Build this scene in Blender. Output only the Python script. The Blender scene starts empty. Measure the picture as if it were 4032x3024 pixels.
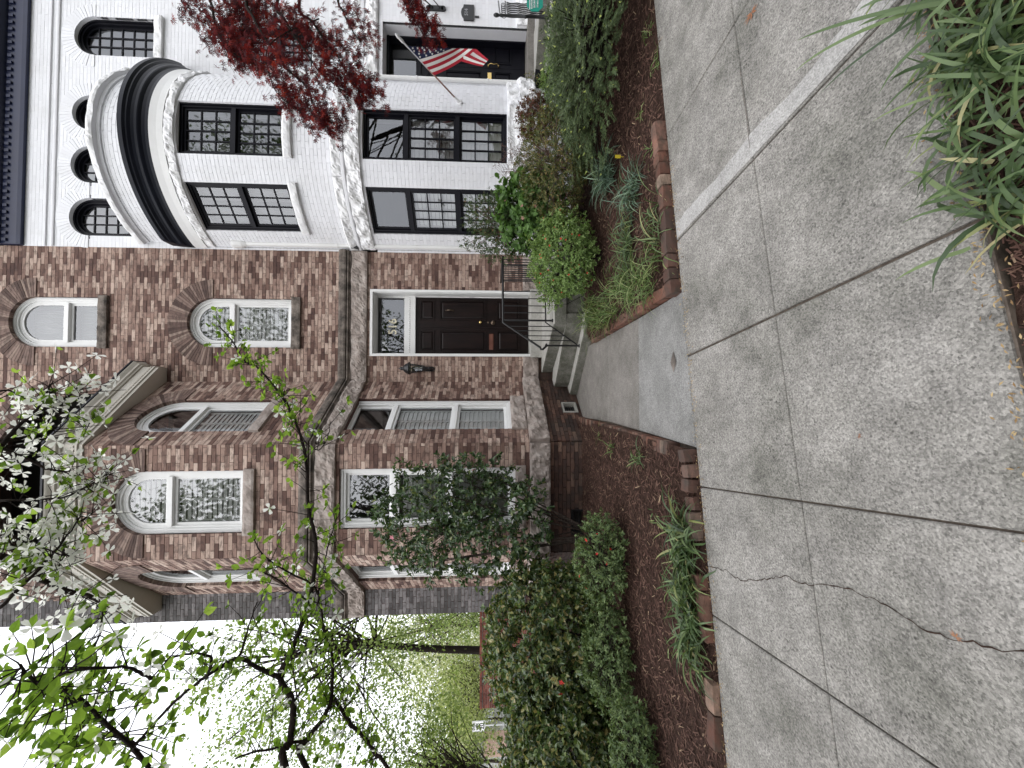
import bpy, math, random
import numpy as np
from mathutils import Vector, Matrix, noise as mnoise
R_ = math.radians
random.seed(7); RNG = np.random.default_rng(11)
S = bpy.context.scene
COL = S.collection

# ------------------------------------------------------------------ camera
F = 1515.0; YAW = R_(1.5); PIT = R_(-3.1); EYE = Vector((0, 0, 1.55))
FW = Vector((math.sin(YAW)*math.cos(PIT), math.cos(YAW)*math.cos(PIT), math.sin(PIT)))
RT = Vector((math.cos(YAW), -math.sin(YAW), 0)); UPV = RT.cross(FW)
cam_d = bpy.data.cameras.new('camera'); cam = bpy.data.objects.new('camera', cam_d); COL.objects.link(cam)
cam_d.sensor_width = 36; cam_d.lens = 36*F/4032; cam_d.clip_start = 0.05; cam_d.clip_end = 2000
m = Matrix.Identity(4)
# the phone was held upright but the picture is stored on its side: picture-right is the world's down
for i, v in enumerate((-UPV, RT, -FW)):
    for r in range(3): m[r][i] = v[r]
m.translation = EYE
cam.matrix_world = m
S.camera = cam

# ------------------------------------------------------------------ sky, sun, exposure
W = bpy.data.worlds.new('World'); S.world = W; W.use_nodes = True
nt = W.node_tree; nt.nodes.clear()
sky = nt.nodes.new('ShaderNodeTexSky'); sky.sky_type = 'NISHITA'; sky.sun_disc = False
SUN_EL, SUN_ROT = R_(48), R_(200)
sky.sun_elevation = SUN_EL; sky.sun_rotation = SUN_ROT; sky.air_density = 1.0; sky.dust_density = 4.0; sky.ozone_density = 1.0
hs = nt.nodes.new('ShaderNodeHueSaturation'); hs.inputs['Saturation'].default_value = 0.22; hs.inputs['Value'].default_value = 1.0
mixw = nt.nodes.new('ShaderNodeMixRGB'); mixw.inputs['Fac'].default_value = 0.72; mixw.inputs['Color2'].default_value = (13.0, 13.3, 14.2, 1)
bg = nt.nodes.new('ShaderNodeBackground'); bg.inputs['Strength'].default_value = 0.12
ow = nt.nodes.new('ShaderNodeOutputWorld')
nt.links.new(sky.outputs[0], hs.inputs['Color']); nt.links.new(hs.outputs[0], mixw.inputs['Color1'])
nt.links.new(mixw.outputs[0], bg.inputs[0]); nt.links.new(bg.outputs[0], ow.inputs[0])
sd = bpy.data.lights.new('sun', 'SUN'); sd.energy = 1.0; sd.angle = R_(80); sd.color = (1.0, .97, .93)
sun = bpy.data.objects.new('sun', sd); COL.objects.link(sun)
# sun behind the camera's left shoulder, softened by cloud
az = R_(200)
sdir = Vector((math.sin(az)*math.cos(SUN_EL), math.cos(az)*math.cos(SUN_EL), math.sin(SUN_EL)))
sun.rotation_euler = (-sdir).to_track_quat('-Z', 'Y').to_euler()
S.view_settings.view_transform = 'Standard'; S.view_settings.look = 'None'
S.view_settings.exposure = 0.68; S.view_settings.gamma = 1.0; S.view_settings.use_curve_mapping = False
S.cycles.max_bounces = 6; S.cycles.transparent_max_bounces = 12; S.cycles.diffuse_bounces = 3; S.cycles.glossy_bounces = 3

# ------------------------------------------------------------------ survey helpers (photo point -> place in the street)
def ray(U, V): return FW + RT*((U-1512)/F) - UPV*((V-2016)/F)
def atY(U, V, Y): r = ray(U, V); return EYE + r*(Y/r.y)
def atZ(U, V, z): r = ray(U, V); return EYE + r*((z-EYE.z)/r.z)
def im(x, y, tile):
    k, ox, oy = {1:(.6028,0,0),2:(.6028,1000,0),3:(.6028,2000,0),4:(.6028,3000,0),5:(.6028,0,1000),6:(.6028,1000,1000),
                 7:(.6028,2000,1000),9:(.6173,0,2000),10:(.6173,1000,2000),11:(.6173,2000,2000)}[tile]
    return 3024-(oy+y*k), ox+x*k

# ------------------------------------------------------------------ mesh and object helpers
class MB:
    def __init__(s): s.v = []; s.f = []; s.r = []; s.mi = []
    def add(s, vs, fs, rnd=None, mi=0):
        n = len(s.v); s.v += [tuple(v) for v in vs]; s.f += [tuple(i+n for i in f) for f in fs]
        s.r += [random.random() if rnd is None else rnd]*len(vs); s.mi += [mi]*len(fs)
    def box8(s, p, rnd=None, mi=0):   # p: 8 corners ordered (u0,u1)x(z0,z1)x(d0,d1)
        s.add(p, [(0,2,3,1),(4,5,7,6),(0,1,5,4),(2,6,7,3),(0,4,6,2),(1,3,7,5)], rnd, mi)
    def box(s, a, b, rnd=None, mi=0):
        x0,y0,z0 = a; x1,y1,z1 = b
        s.add([(x0,y0,z0),(x1,y0,z0),(x0,y1,z0),(x1,y1,z0),(x0,y0,z1),(x1,y0,z1),(x0,y1,z1),(x1,y1,z1)],
              [(0,2,3,1),(4,5,7,6),(0,1,5,4),(2,6,7,3),(0,4,6,2),(1,3,7,5)], rnd, mi)
    def tube(s, pts, rad, n=7, cap=True, rnd=None, mi=0):
        pts = [Vector(p) for p in pts]
        if not isinstance(rad, (list, tuple)): rad = [rad]*len(pts)
        vs = []; prev = None
        for i, p in enumerate(pts):
            t = (pts[min(i+1, len(pts)-1)] - pts[max(i-1, 0)]); t = t.normalized() if t.length > 1e-9 else Vector((0,0,1))
            a = Vector((0,0,1)) if abs(t.z) < .9 else Vector((1,0,0))
            u = t.cross(a).normalized() if prev is None else (prev - t*prev.dot(t)).normalized()
            prev = u; w = t.cross(u)
            for k in range(n):
                an = 2*math.pi*k/n; vs.append(p + (u*math.cos(an)+w*math.sin(an))*rad[i])
        fs = []
        for i in range(len(pts)-1):
            for k in range(n):
                fs.append((i*n+k, i*n+(k+1) % n, (i+1)*n+(k+1) % n, (i+1)*n+k))
        if cap: fs += [tuple(range(n))[::-1], tuple(range((len(pts)-1)*n, len(pts)*n))]
        s.add(vs, fs, rnd, mi)
    def lathe(s, prof, origin, axis=(0,0,1), n=16, rnd=None, mi=0):  # prof: (r, h)
        ax = Vector(axis).normalized(); a = Vector((1,0,0)) if abs(ax.x) < .9 else Vector((0,1,0))
        u = ax.cross(a).normalized(); w = ax.cross(u); o = Vector(origin); vs = []; fs = []
        for r, h in prof:
            for k in range(n):
                an = 2*math.pi*k/n; vs.append(o+ax*h+(u*math.cos(an)+w*math.sin(an))*r)
        for i in range(len(prof)-1):
            for k in range(n): fs.append((i*n+k, i*n+(k+1) % n, (i+1)*n+(k+1) % n, (i+1)*n+k))
        fs += [tuple(range(n))[::-1], tuple(range((len(prof)-1)*n, len(prof)*n))]
        s.add(vs, fs, rnd, mi)
    def mesh(s, name, mat, smooth=False):
        me = bpy.data.meshes.new(name); me.from_pydata(s.v, [], s.f)
        for mt in (mat if isinstance(mat, (list, tuple)) else [mat]): me.materials.append(mt)
        if s.v:
            at = me.attributes.new('rnd', 'FLOAT', 'POINT'); at.data.foreach_set('value', s.r)
            me.polygons.foreach_set('material_index', s.mi)
            if smooth: me.polygons.foreach_set('use_smooth', [True]*len(me.polygons))
        me.update(); return me

def mesh_np(name, V, faces_k, mat, rnd, smooth=False):
    """V (N,k,3) copies of one template; faces_k list of index tuples for the template"""
    N, k, _ = V.shape
    me = bpy.data.meshes.new(name); me.vertices.add(N*k); me.vertices.foreach_set('co', V.reshape(-1).astype(np.float32))
    tot = np.array([len(f) for f in faces_k]); flat = np.concatenate([np.array(f) for f in faces_k])
    L = len(flat); allv = (flat[None, :] + (np.arange(N)*k)[:, None]).reshape(-1)
    me.loops.add(N*L); me.loops.foreach_set('vertex_index', allv.astype(np.int32))
    st = np.concatenate([[0], np.cumsum(tot)[:-1]]); ls = (st[None, :] + (np.arange(N)*L)[:, None]).reshape(-1)
    me.polygons.add(N*len(tot)); me.polygons.foreach_set('loop_start', ls.astype(np.int32))
    me.polygons.foreach_set('loop_total', np.tile(tot, N).astype(np.int32))
    me.materials.append(mat)
    at = me.attributes.new('rnd', 'FLOAT', 'POINT'); at.data.foreach_set('value', np.repeat(rnd, k).astype(np.float32))
    me.update(calc_edges=True)
    if smooth: me.polygons.foreach_set('use_smooth', np.ones(N*len(tot), dtype=bool))
    return me

WORLD = {}
def link(name, data, parent=None, mw=None, kind=None, label=None):
    o = bpy.data.objects.new(name, data); COL.objects.link(o)
    mw = mw or Matrix.Identity(4)
    if parent is not None:
        o.parent = parent; o.matrix_parent_inverse = WORLD[parent.name].inverted()
    o.matrix_basis = mw; WORLD[o.name] = mw
    if kind: o['kind'] = kind
    if label: o['label'] = label
    return o
def obj(name, mb, mat, parent=None, smooth=False, kind=None, label=None, mw=None):
    return link(name, mb.mesh(name, mat, smooth), parent, mw, kind, label)
def tag(o, label, cat, group=None):
    o['label'] = label; o['category'] = cat
    if group: o['group'] = group
    return o
def thing(name, label, cat, loc=(0,0,0), group=None):
    o = link(name, None, None, Matrix.Translation(loc)); o.empty_display_size = .2
    return tag(o, label, cat, group)
def axes_mat(o, x, y, z):
    m = Matrix.Identity(4)
    for i, v in enumerate((x, y, z)):
        for r in range(3): m[r][i] = v[r]
    m.translation = Vector(o); return m

def fbm(p, sc, oct=3):
    v = 0; a = 1; q = Vector(p)*sc
    for _ in range(oct): v += a*mnoise.noise(q); a *= .5; q = q*2.03
    return v

# frames: a wall face with u along it, z up, d outward
class Flat:
    def __init__(s, O, E):
        s.O = Vector((O[0], O[1], 0)); e = Vector((E[0]-O[0], E[1]-O[1], 0)); s.L = e.length; s.U = e.normalized(); s.N = Vector((s.U.y, -s.U.x, 0))
    def P(s, u, z, d=0): return s.O + s.U*u + s.N*d + Vector((0,0,z))
    def ax(s, u): return s.U, s.N
    def uz(s, U, V):
        r = ray(U, V); t = (s.O-EYE).dot(s.N)/r.dot(s.N); p = EYE+r*t; return (p-s.O).dot(s.U), p.z
class Bow:
    def __init__(s, c, R): s.c = c; s.R = R
    def P(s, u, z, d=0):
        a = u/s.R; return Vector((s.c[0]+(s.R+d)*math.sin(a), s.c[1]-(s.R+d)*math.cos(a), z))
    def ax(s, u):
        a = u/s.R; return Vector((math.cos(a), math.sin(a), 0)), Vector((math.sin(a), -math.cos(a), 0))

# ------------------------------------------------------------------ materials
def new_mat(name, rough=.8, spec=.3, metallic=0):
    m = bpy.data.materials.new(name); m.use_nodes = True; t = m.node_tree; b = t.nodes['Principled BSDF']
    b.inputs['Roughness'].default_value = rough; b.inputs['Specular IOR Level'].default_value = spec; b.inputs['Metallic'].default_value = metallic
    return m, t, b
def nd(t, kind, **kw):
    n = t.nodes.new(kind)
    for k, v in kw.items():
        if k in n.inputs: n.inputs[k].default_value = v
        else: setattr(n, k, v)
    return n
def ramp(t, fac, stops, interp='LINEAR'):
    r = t.nodes.new('ShaderNodeValToRGB'); r.color_ramp.interpolation = interp
    while len(r.color_ramp.elements) > 1: r.color_ramp.elements.remove(r.color_ramp.elements[-1])
    r.color_ramp.elements[0].position = stops[0][0]; r.color_ramp.elements[0].color = (*stops[0][1], 1)
    for p, c in stops[1:]:
        e = r.color_ramp.elements.new(p); e.color = (*c, 1)
    t.links.new(fac, r.inputs[0]); return r.outputs[0]
def mixc(t, fac, a, b, mode='MIX'):
    n = t.nodes.new('ShaderNodeMixRGB'); n.blend_type = mode
    for i, v in enumerate((fac, a, b)):
        if hasattr(v, 'is_linked') or hasattr(v, 'links'): t.links.new(v, n.inputs[i])
        else: n.inputs[i].default_value = v if i == 0 else (*v, 1)
    return n.outputs[0]
def pos(t): return t.nodes.new('ShaderNodeNewGeometry').outputs['Position']
def nz(t, scale, detail=4, rough=.6, vec=None, stretch=None):
    n = nd(t, 'ShaderNodeTexNoise', Scale=scale, Detail=detail, Roughness=rough); v = vec or pos(t)
    if stretch:
        mp = t.nodes.new('ShaderNodeMapping'); mp.inputs['Scale'].default_value = stretch; t.links.new(v, mp.inputs[0]); v = mp.outputs[0]
    t.links.new(v, n.inputs['Vector']); return n.outputs['Fac']
def rndv(t):
    a = nd(t, 'ShaderNodeAttribute', attribute_name='rnd'); o = t.nodes.new('ShaderNodeObjectInfo')
    ad = nd(t, 'ShaderNodeMath', operation='ADD'); t.links.new(a.outputs['Fac'], ad.inputs[0]); t.links.new(o.outputs['Random'], ad.inputs[1])
    f = nd(t, 'ShaderNodeMath', operation='FRACT'); t.links.new(ad.outputs[0], f.inputs[0]); return f.outputs[0]
def bump(t, b, h, strength=.3, dist=.01):
    n = nd(t, 'ShaderNodeBump', Strength=strength, Distance=dist); t.links.new(h, n.inputs['Height']); t.links.new(n.outputs[0], b.inputs['Normal'])
def setc(t, b, c):
    if hasattr(c, 'links'): t.links.new(c, b.inputs['Base Color'])
    else: b.inputs['Base Color'].default_value = (*c, 1)

def brick_mat(name, stops, smudge=(.045,.032,.03), sm=(.46,.62), grime=.0):
    m, t, b = new_mat(name, .85, .25)
    c = ramp(t, rndv(t), stops)
    n = nz(t, 9, 4, .65, stretch=(1,1,2.2)); f = ramp(t, n, [(sm[0],(0,0,0)),(sm[1],(.85,.85,.85))])
    c = mixc(t, f, c, mixc(t, .62, c, smudge))
    g = nz(t, 90, 3, .7); c = mixc(t, .25, c, ramp(t, g, [(.3,(.35,.35,.35)),(.7,(.9,.9,.9))]), 'MULTIPLY')
    big = nz(t, .7, 3); c = mixc(t, .5, c, ramp(t, big, [(.35,(.76,.75,.75)),(.6,(1.0,1.0,1.0))]), 'MULTIPLY')
    if grime:
        gr = nz(t, 2.3, 4); c = mixc(t, ramp(t, gr, [(.4,(0,0,0)),(.65,(grime,grime,grime))]), c, (.05,.05,.045))
    setc(t, b, c); bump(t, b, g, .35, .004); return m
M = {}
M['brick'] = brick_mat('brown_brick', [(0,(.11,.062,.052)),(.15,(.185,.11,.088)),(.35,(.3,.195,.158)),(.6,(.42,.295,.24)),(.82,(.52,.385,.315)),(1,(.62,.48,.4))])
M['brick_grey'] = brick_mat('weathered_grey_brick', [(0,(.1,.095,.095)),(.5,(.2,.19,.19)),(1,(.32,.3,.3))], grime=.5)
M['brick_low'] = brick_mat('foundation_brick', [(0,(.05,.03,.025)),(.4,(.1,.055,.042)),(.8,(.17,.095,.07)),(1,(.24,.15,.11))], grime=.5)
M['brick_arch'] = brick_mat('arch_brick', [(0,(.1,.065,.055)),(.4,(.18,.12,.1)),(.75,(.27,.19,.16)),(1,(.37,.28,.23))])
M['brick_red'] = brick_mat('red_brick', [(0,(.13,.04,.03)),(.5,(.2,.065,.045)),(1,(.28,.1,.07))])
M['edging'] = brick_mat('edging_brick', [(0,(.1,.045,.032)),(.5,(.2,.09,.062)),(.8,(.28,.15,.11)),(1,(.38,.27,.2))], smudge=(.05,.048,.035), sm=(.44,.62), grime=.6)
def simple(name, stops, scale=3, rough=.7, spec=.3, bs=60, bstr=.2, detail=5, stretch=None, bd=.004):
    m, t, b = new_mat(name, rough, spec)
    c = ramp(t, nz(t, scale, detail, .65, stretch=stretch), stops); setc(t, b, c)
    bump(t, b, nz(t, bs, 4, .7), bstr, bd); return m
M['mortar'] = simple('mortar', [(.3,(.07,.036,.03)),(.7,(.12,.065,.055))], 20)
M['mortar_pale'] = simple('pale_mortar', [(.3,(.3,.29,.27)),(.7,(.42,.4,.38))], 30)
M['stone'] = simple('brownstone', [(.3,(.2,.165,.145)),(.5,(.34,.29,.26)),(.7,(.46,.41,.375))], 5, .9, .2, 70, .6, 8, bd=.008)
M['stone_dark'] = simple('weathered_brownstone', [(.35,(.05,.045,.04)),(.5,(.13,.11,.095)),(.7,(.27,.23,.2))], 6, .9, .2, 70, .6, 8, bd=.008)
def white_wall():
    m, t, b = new_mat('white_painted_brick', .6, .35)
    c = ramp(t, rndv(t), [(0,(.755,.76,.785)),(1,(.81,.815,.84))])
    n = nz(t, 2.2, 6, .7, stretch=(1,1,.45)); c = mixc(t, ramp(t, n, [(.5,(0,0,0)),(.75,(.28,.28,.28))]), c, (.5,.49,.46))
    setc(t, b, c); bump(t, b, nz(t, 45, 4), .3, .004); return m
M['white_brick'] = white_wall()
M['white_mortar'] = simple('white_painted_joint', [(.3,(.7,.7,.72)),(.7,(.76,.76,.785))], 3)
M['white_stone'] = simple('white_painted_stone', [(.3,(.66,.66,.65)),(.42,(.76,.76,.76)),(.7,(.82,.82,.84))], 7, .6, .3, 30, .22, 4, bd=.006)
M['white_trim'] = simple('white_wood_trim', [(.3,(.74,.74,.73)),(.7,(.8,.8,.79))], 2, .45, .4, 40, .05)
M['cream'] = simple('cream_painted_wood', [(.3,(.47,.44,.38)),(.7,(.56,.53,.47))], 2, .55, .3, 40, .1)
M['shutter'] = simple('white_shutter', [(.3,(.62,.62,.6)),(.7,(.68,.68,.66))], 2, .5, .3, 40, .02)
M['black_paint'] = simple('black_gloss_paint', [(.3,(.004,.005,.010)),(.7,(.008,.010,.018))], 2, .42, .22, 8, .12)
M['black_wood'] = simple('black_window_paint', [(.3,(.004,.004,.007)),(.7,(.008,.008,.012))], 3, .4, .15, 30, .05)
M['navy'] = simple('navy_eaves_paint', [(.3,(.010,.014,.042)),(.7,(.014,.02,.056))], 3, .35, .4, 30, .05)
M['door'] = simple('dark_brown_door', [(.3,(.007,.005,.005)),(.7,(.018,.010,.009))], 2.5, .33, .25, 60, .08, stretch=(6,6,1))
M['iron'] = simple('black_iron', [(.3,(.008,.008,.009)),(.7,(.016,.016,.017))], 9, .38, .5, 120, .1)
M['copper'] = simple('copper_mail_slot', [(.3,(.12,.045,.03)),(.7,(.2,.08,.055))], 9, .4, .5, 120, .1)
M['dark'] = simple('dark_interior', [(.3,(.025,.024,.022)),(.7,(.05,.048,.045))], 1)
M['interior'] = simple('room_wall', [(.3,(.1,.095,.09)),(.7,(.16,.15,.14))], 1)
M['curtain'] = simple('pale_curtain', [(.4,(.22,.22,.22)),(.6,(.36,.36,.36))], 3, .9, .1, stretch=(25,25,1))
M['soil'] = simple('dark_soil', [(.3,(.028,.016,.012)),(.7,(.075,.044,.033))], 25, .95, .1, 120, .9, 8, bd=.02)
M['roof'] = simple('slate_roof', [(.3,(.05,.05,.055)),(.7,(.1,.1,.1))], 4)
M['bark'] = simple('grey_brown_bark', [(.3,(.022,.017,.014)),(.7,(.075,.06,.05))], 30, .9, .1, 60, .8, 6, bd=.01)
M['bark_dark'] = simple('dark_bark', [(.3,(.012,.009,.008)),(.7,(.04,.03,.026))], 30, .9, .1, 60, .8, 6, bd=.01)
M['grey_siding'] = simple('grey_siding', [(.3,(.35,.35,.34)),(.7,(.45,.45,.44))], 2)
M['pink_door'] = simple('salmon_garage_door', [(.3,(.45,.3,.25)),(.7,(.52,.36,.3))], 2)
M['asphalt'] = simple('asphalt', [(.3,(.035,.035,.036)),(.7,(.06,.06,.06))], 40, .9, .2)
def plain(name, c, rough=.5, spec=.4, metallic=0):
    m, t, b = new_mat(name, rough, spec, metallic)
    setc(t, b, mixc(t, nz(t, 12), tuple(x*.88 for x in c), c)); return m
M['brass'] = plain('brass', (.75,.55,.22), .25, .5, 1)
M['bronze'] = plain('aged_bronze', (.16,.12,.09), .35, .5, 1)
M['gilt'] = plain('pale_gold_numerals', (.95,.88,.68), .6)
M['silver'] = plain('silver_metal', (.6,.6,.6), .35, .5, 1)
M['sign_white'] = plain('sign_white', (.8,.8,.8), .4)
M['sign_black'] = plain('sign_black', (.015,.015,.015), .5)
M['sign_green'] = plain('green_sign', (.01,.3,.22), .35)
M['flag_red'] = plain('flag_red', (.42,.018,.035), .8); M['flag_white'] = plain('flag_white', (.78,.76,.72), .8); M['flag_blue'] = plain('flag_blue', (.012,.018,.06), .8)
M['pole'] = plain('flag_pole_wood', (.3,.17,.14), .5)
M['yellow'] = plain('yellow_tag', (.7,.55,.04), .5)
M['digit_grey'] = plain('grey_numerals', (.3,.3,.32), .5)

def concrete(name, lo, hi, spots=.5, stain=.4, warm=(1,1,1), algae=0.0):
    m, t, b = new_mat(name, .9, .2)
    v = nd(t, 'ShaderNodeTexVoronoi', Scale=150.0, Randomness=1.0); t.links.new(pos(t), v.inputs['Vector'])
    g = mixc(t, .68, v.outputs['Color'], nz(t, 95, 5, .8))
    bwn = t.nodes.new('ShaderNodeRGBToBW'); t.links.new(g, bwn.inputs[0])
    c = ramp(t, bwn.outputs[0], [(.3,tuple(lo*w for w in warm)),(.5,tuple((lo+hi)/2*w for w in warm)),(.7,tuple(hi*w for w in warm))])
    v2 = nd(t, 'ShaderNodeTexVoronoi', Scale=34.0); t.links.new(pos(t), v2.inputs['Vector'])
    sp = ramp(t, v2.outputs['Distance'], [(.10,(1,1,1)),(.26,(0,0,0))])
    msk = ramp(t, nz(t, 5, 3), [(.48,(0,0,0)),(.66,(spots,spots,spots))])
    c = mixc(t, mixc(t, 1, sp, msk, 'MULTIPLY'), c, tuple(lo*.42*w for w in warm))
    st = nz(t, 1.1, 6, .7); c = mixc(t, stain, c, ramp(t, st, [(.34,(.52,.53,.5)),(.5,(.85,.85,.84)),(.62,(1.0,1.0,1.0))]), 'MULTIPLY')
    st2 = nz(t, 6, 5, .7); c = mixc(t, stain*.8, c, ramp(t, st2, [(.35,(.6,.6,.6)),(.62,(1.0,1.0,1.0))]), 'MULTIPLY')
    if algae:
        a = nz(t, 7, 6, .75); c = mixc(t, ramp(t, a, [(.42,(0,0,0)),(.62,(algae,)*3)]), c, (.05,.055,.03))
    setc(t, b, c); bump(t, b, bwn.outputs[0], .55, .006); return m
M['concrete'] = concrete('exposed_aggregate_concrete', .13, .48, .85, .95, (1,.95,.875))
M['concrete_pale'] = concrete('pale_patch_concrete', .26, .56, .7, .6, (1,.97,.93))
M['concrete_tan'] = concrete('tan_walk_concrete', .15, .33, .3, .7, (1,.93,.85))
M['concrete_new'] = concrete('grey_walk_concrete', .16, .40, .5, .7, (1,.98,.94))
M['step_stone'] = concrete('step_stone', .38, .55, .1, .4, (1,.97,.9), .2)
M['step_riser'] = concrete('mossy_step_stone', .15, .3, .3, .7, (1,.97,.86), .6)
M['joint'] = simple('joint_dirt', [(.3,(.05,.038,.03)),(.7,(.15,.12,.095))], 30)

def glass():
    m = bpy.data.materials.new('window_glass'); m.use_nodes = True; t = m.node_tree; t.nodes.clear()
    o = t.nodes.new('ShaderNodeOutputMaterial'); mx = t.nodes.new('ShaderNodeMixShader')
    tr = t.nodes.new('ShaderNodeBsdfTransparent'); tr.inputs[0].default_value = (.95,.96,.96,1)
    gl = t.nodes.new('ShaderNodeBsdfGlossy'); gl.inputs['Roughness'].default_value = .015; gl.inputs[0].default_value = (.95,.97,1,1)
    fr = nd(t, 'ShaderNodeFresnel', IOR=1.5); ma = nd(t, 'ShaderNodeMath', operation='MULTIPLY_ADD'); ma.inputs[1].default_value = 1.4; ma.inputs[2].default_value = .06; ma.use_clamp = True
    t.links.new(fr.outputs[0], ma.inputs[0]); t.links.new(ma.outputs[0], mx.inputs[0]); t.links.new(tr.outputs[0], mx.inputs[1]); t.links.new(gl.outputs[0], mx.inputs[2])
    bp = nd(t, 'ShaderNodeBump', Strength=.25, Distance=.004); t.links.new(nz(t, 2.5, 2), bp.inputs['Height']); t.links.new(bp.outputs[0], gl.inputs['Normal'])
    t.links.new(mx.outputs[0], o.inputs[0]); return m
M['glass'] = glass()

def leafm(name, stops, rough=.45, spec=.4, trans=.35):
    m = bpy.data.materials.new(name); m.use_nodes = True; t = m.node_tree; b = t.nodes['Principled BSDF']; o = t.nodes['Material Output']
    b.inputs['Roughness'].default_value = rough; b.inputs['Specular IOR Level'].default_value = spec
    c = ramp(t, rndv(t), stops); c = mixc(t, .35, c, ramp(t, nz(t, 14, 3), [(.3,(.55,.55,.55)),(.7,(1,1,1))]), 'MULTIPLY')
    setc(t, b, c)
    if trans:
        tl = t.nodes.new('ShaderNodeBsdfTranslucent'); t.links.new(mixc(t, 1, c, (1.5,1.6,.8), 'MULTIPLY'), tl.inputs[0])
        mx = t.nodes.new('ShaderNodeMixShader'); mx.inputs[0].default_value = trans
        t.links.new(b.outputs[0], mx.inputs[1]); t.links.new(tl.outputs[0], mx.inputs[2]); t.links.new(mx.outputs[0], o.inputs[0])
    return m
def petal(name, stops, rough=.6, spec=.2, trans=.6):
    m = leafm(name, stops, rough, spec, trans)
    for n in m.node_tree.nodes:
        if n.type == 'BSDF_TRANSLUCENT': m.node_tree.links.remove(n.inputs[0].links[0]); n.inputs[0].default_value = (.92,.92,.84,1)
    return m
M['l_dog'] = leafm('dogwood_leaf', [(0,(.08,.14,.025)),(.5,(.16,.25,.045)),(.85,(.25,.36,.08)),(1,(.35,.45,.13))], .5, .3, .5)
M['p_dog'] = petal('dogwood_bract', [(0,(.74,.75,.66)),(.4,(.84,.84,.79)),(1,(.9,.9,.87))], .6, .2, .6)
M['l_maple'] = leafm('red_maple_leaf', [(0,(.03,.006,.01)),(.5,(.085,.008,.012)),(.85,(.19,.014,.014)),(1,(.3,.03,.016))], .55, .15, .4)
M['l_cam'] = leafm('camellia_leaf', [(0,(.025,.05,.02)),(.5,(.06,.105,.042)),(.82,(.1,.16,.065)),(1,(.2,.22,.08))], .25, .6, .2)
M['l_camy'] = leafm('hedge_leaf', [(0,(.03,.055,.02)),(.4,(.075,.12,.04)),(.75,(.15,.2,.065)),(1,(.34,.28,.11))], .26, .6, .25)
M['l_aza'] = leafm('azalea_leaf', [(0,(.05,.085,.03)),(.5,(.11,.165,.06)),(1,(.21,.27,.11))], .5, .35, .25)
M['l_azab'] = leafm('light_azalea_leaf', [(0,(.09,.15,.04)),(.5,(.18,.28,.08)),(1,(.32,.42,.16))], .5, .35, .3)
M['l_hyd'] = leafm('hydrangea_leaf', [(0,(.05,.1,.025)),(.5,(.1,.19,.05)),(1,(.17,.28,.09))], .5, .35, .35)
M['l_yew'] = leafm('yew_needle', [(0,(.035,.055,.022)),(.5,(.07,.105,.04)),(1,(.125,.165,.065))], .5, .35, .1)
M['tip'] = leafm('new_yew_tip', [(0,(.5,.58,.2)),(1,(.68,.72,.35))], .5, .3, .3)
M['l_nan'] = leafm('nandina_leaf', [(0,(.05,.065,.018)),(.5,(.1,.12,.04)),(.8,(.2,.19,.07)),(1,(.3,.2,.08))], .45, .35, .25)
M['l_nang'] = leafm('green_nandina_leaf', [(0,(.03,.055,.018)),(.6,(.06,.1,.035)),(.92,(.11,.15,.05)),(1,(.25,.08,.05))], .45, .35, .25)
M['l_nanr'] = leafm('red_nandina_leaf', [(0,(.07,.02,.015)),(.5,(.13,.045,.025)),(1,(.12,.1,.04))], .45, .35, .25)
M['twig_red'] = leafm('reddish_twig', [(0,(.09,.05,.045)),(1,(.2,.13,.11))], .8, .2, 0)
M['l_lir'] = leafm('liriope_blade', [(0,(.03,.055,.02)),(.5,(.085,.135,.05)),(.88,(.16,.22,.09)),(.95,(.2,.23,.08)),(1,(.42,.37,.2))], .4, .4, .2)
M['l_lirb'] = leafm('blue_liriope_blade', [(0,(.05,.09,.06)),(.6,(.1,.16,.11)),(1,(.2,.28,.18))], .4, .4, .2)
M['l_lirl'] = leafm('light_grass_blade', [(0,(.05,.09,.02)),(.6,(.13,.2,.06)),(1,(.33,.36,.17))], .45, .35, .3)
M['l_far'] = leafm('spring_leaf', [(0,(.11,.16,.06)),(.5,(.19,.25,.09)),(1,(.3,.36,.16))], .6, .2, .45)
M['l_pale'] = leafm('pale_spring_leaf', [(0,(.16,.2,.07)),(.6,(.3,.34,.14)),(1,(.5,.52,.32))], .7, .2, .4)
M['l_blos'] = leafm('pale_blossom', [(0,(.3,.33,.17)),(.6,(.52,.52,.42)),(1,(.7,.69,.62))], .7, .2, .4)
M['l_dk'] = leafm('street_tree_leaf', [(0,(.05,.08,.03)),(1,(.14,.2,.07))], .6, .2, .3)
M['l_box'] = leafm('boxwood_leaf', [(0,(.02,.045,.012)),(.6,(.05,.1,.025)),(1,(.12,.2,.04))], .45, .35, .2)
M['straw'] = leafm('dry_leaf', [(0,(.22,.13,.06)),(1,(.5,.37,.2))], .7, .2, .2)
M['mulch'] = leafm('mulch_chip', [(0,(.035,.019,.015)),(.55,(.09,.048,.037)),(.9,(.155,.09,.068)),(.975,(.16,.1,.07)),(1,(.36,.26,.17))], .9, .15, 0)
M['red_fl'] = leafm('red_flower', [(0,(.5,.03,.03)),(1,(.7,.07,.06))], .6, .2, .3)
M['pink_fl'] = leafm('pink_flower', [(0,(.75,.3,.36)),(1,(.85,.5,.52))], .6, .2, .3)
M['fallen'] = leafm('fallen_leaf', [(0,(.3,.12,.06)),(1,(.4,.19,.1))], .7, .2, .2)
M['bud'] = leafm('pink_bud', [(0,(.3,.14,.12)),(1,(.5,.3,.25))], .7, .2, .2)
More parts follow.
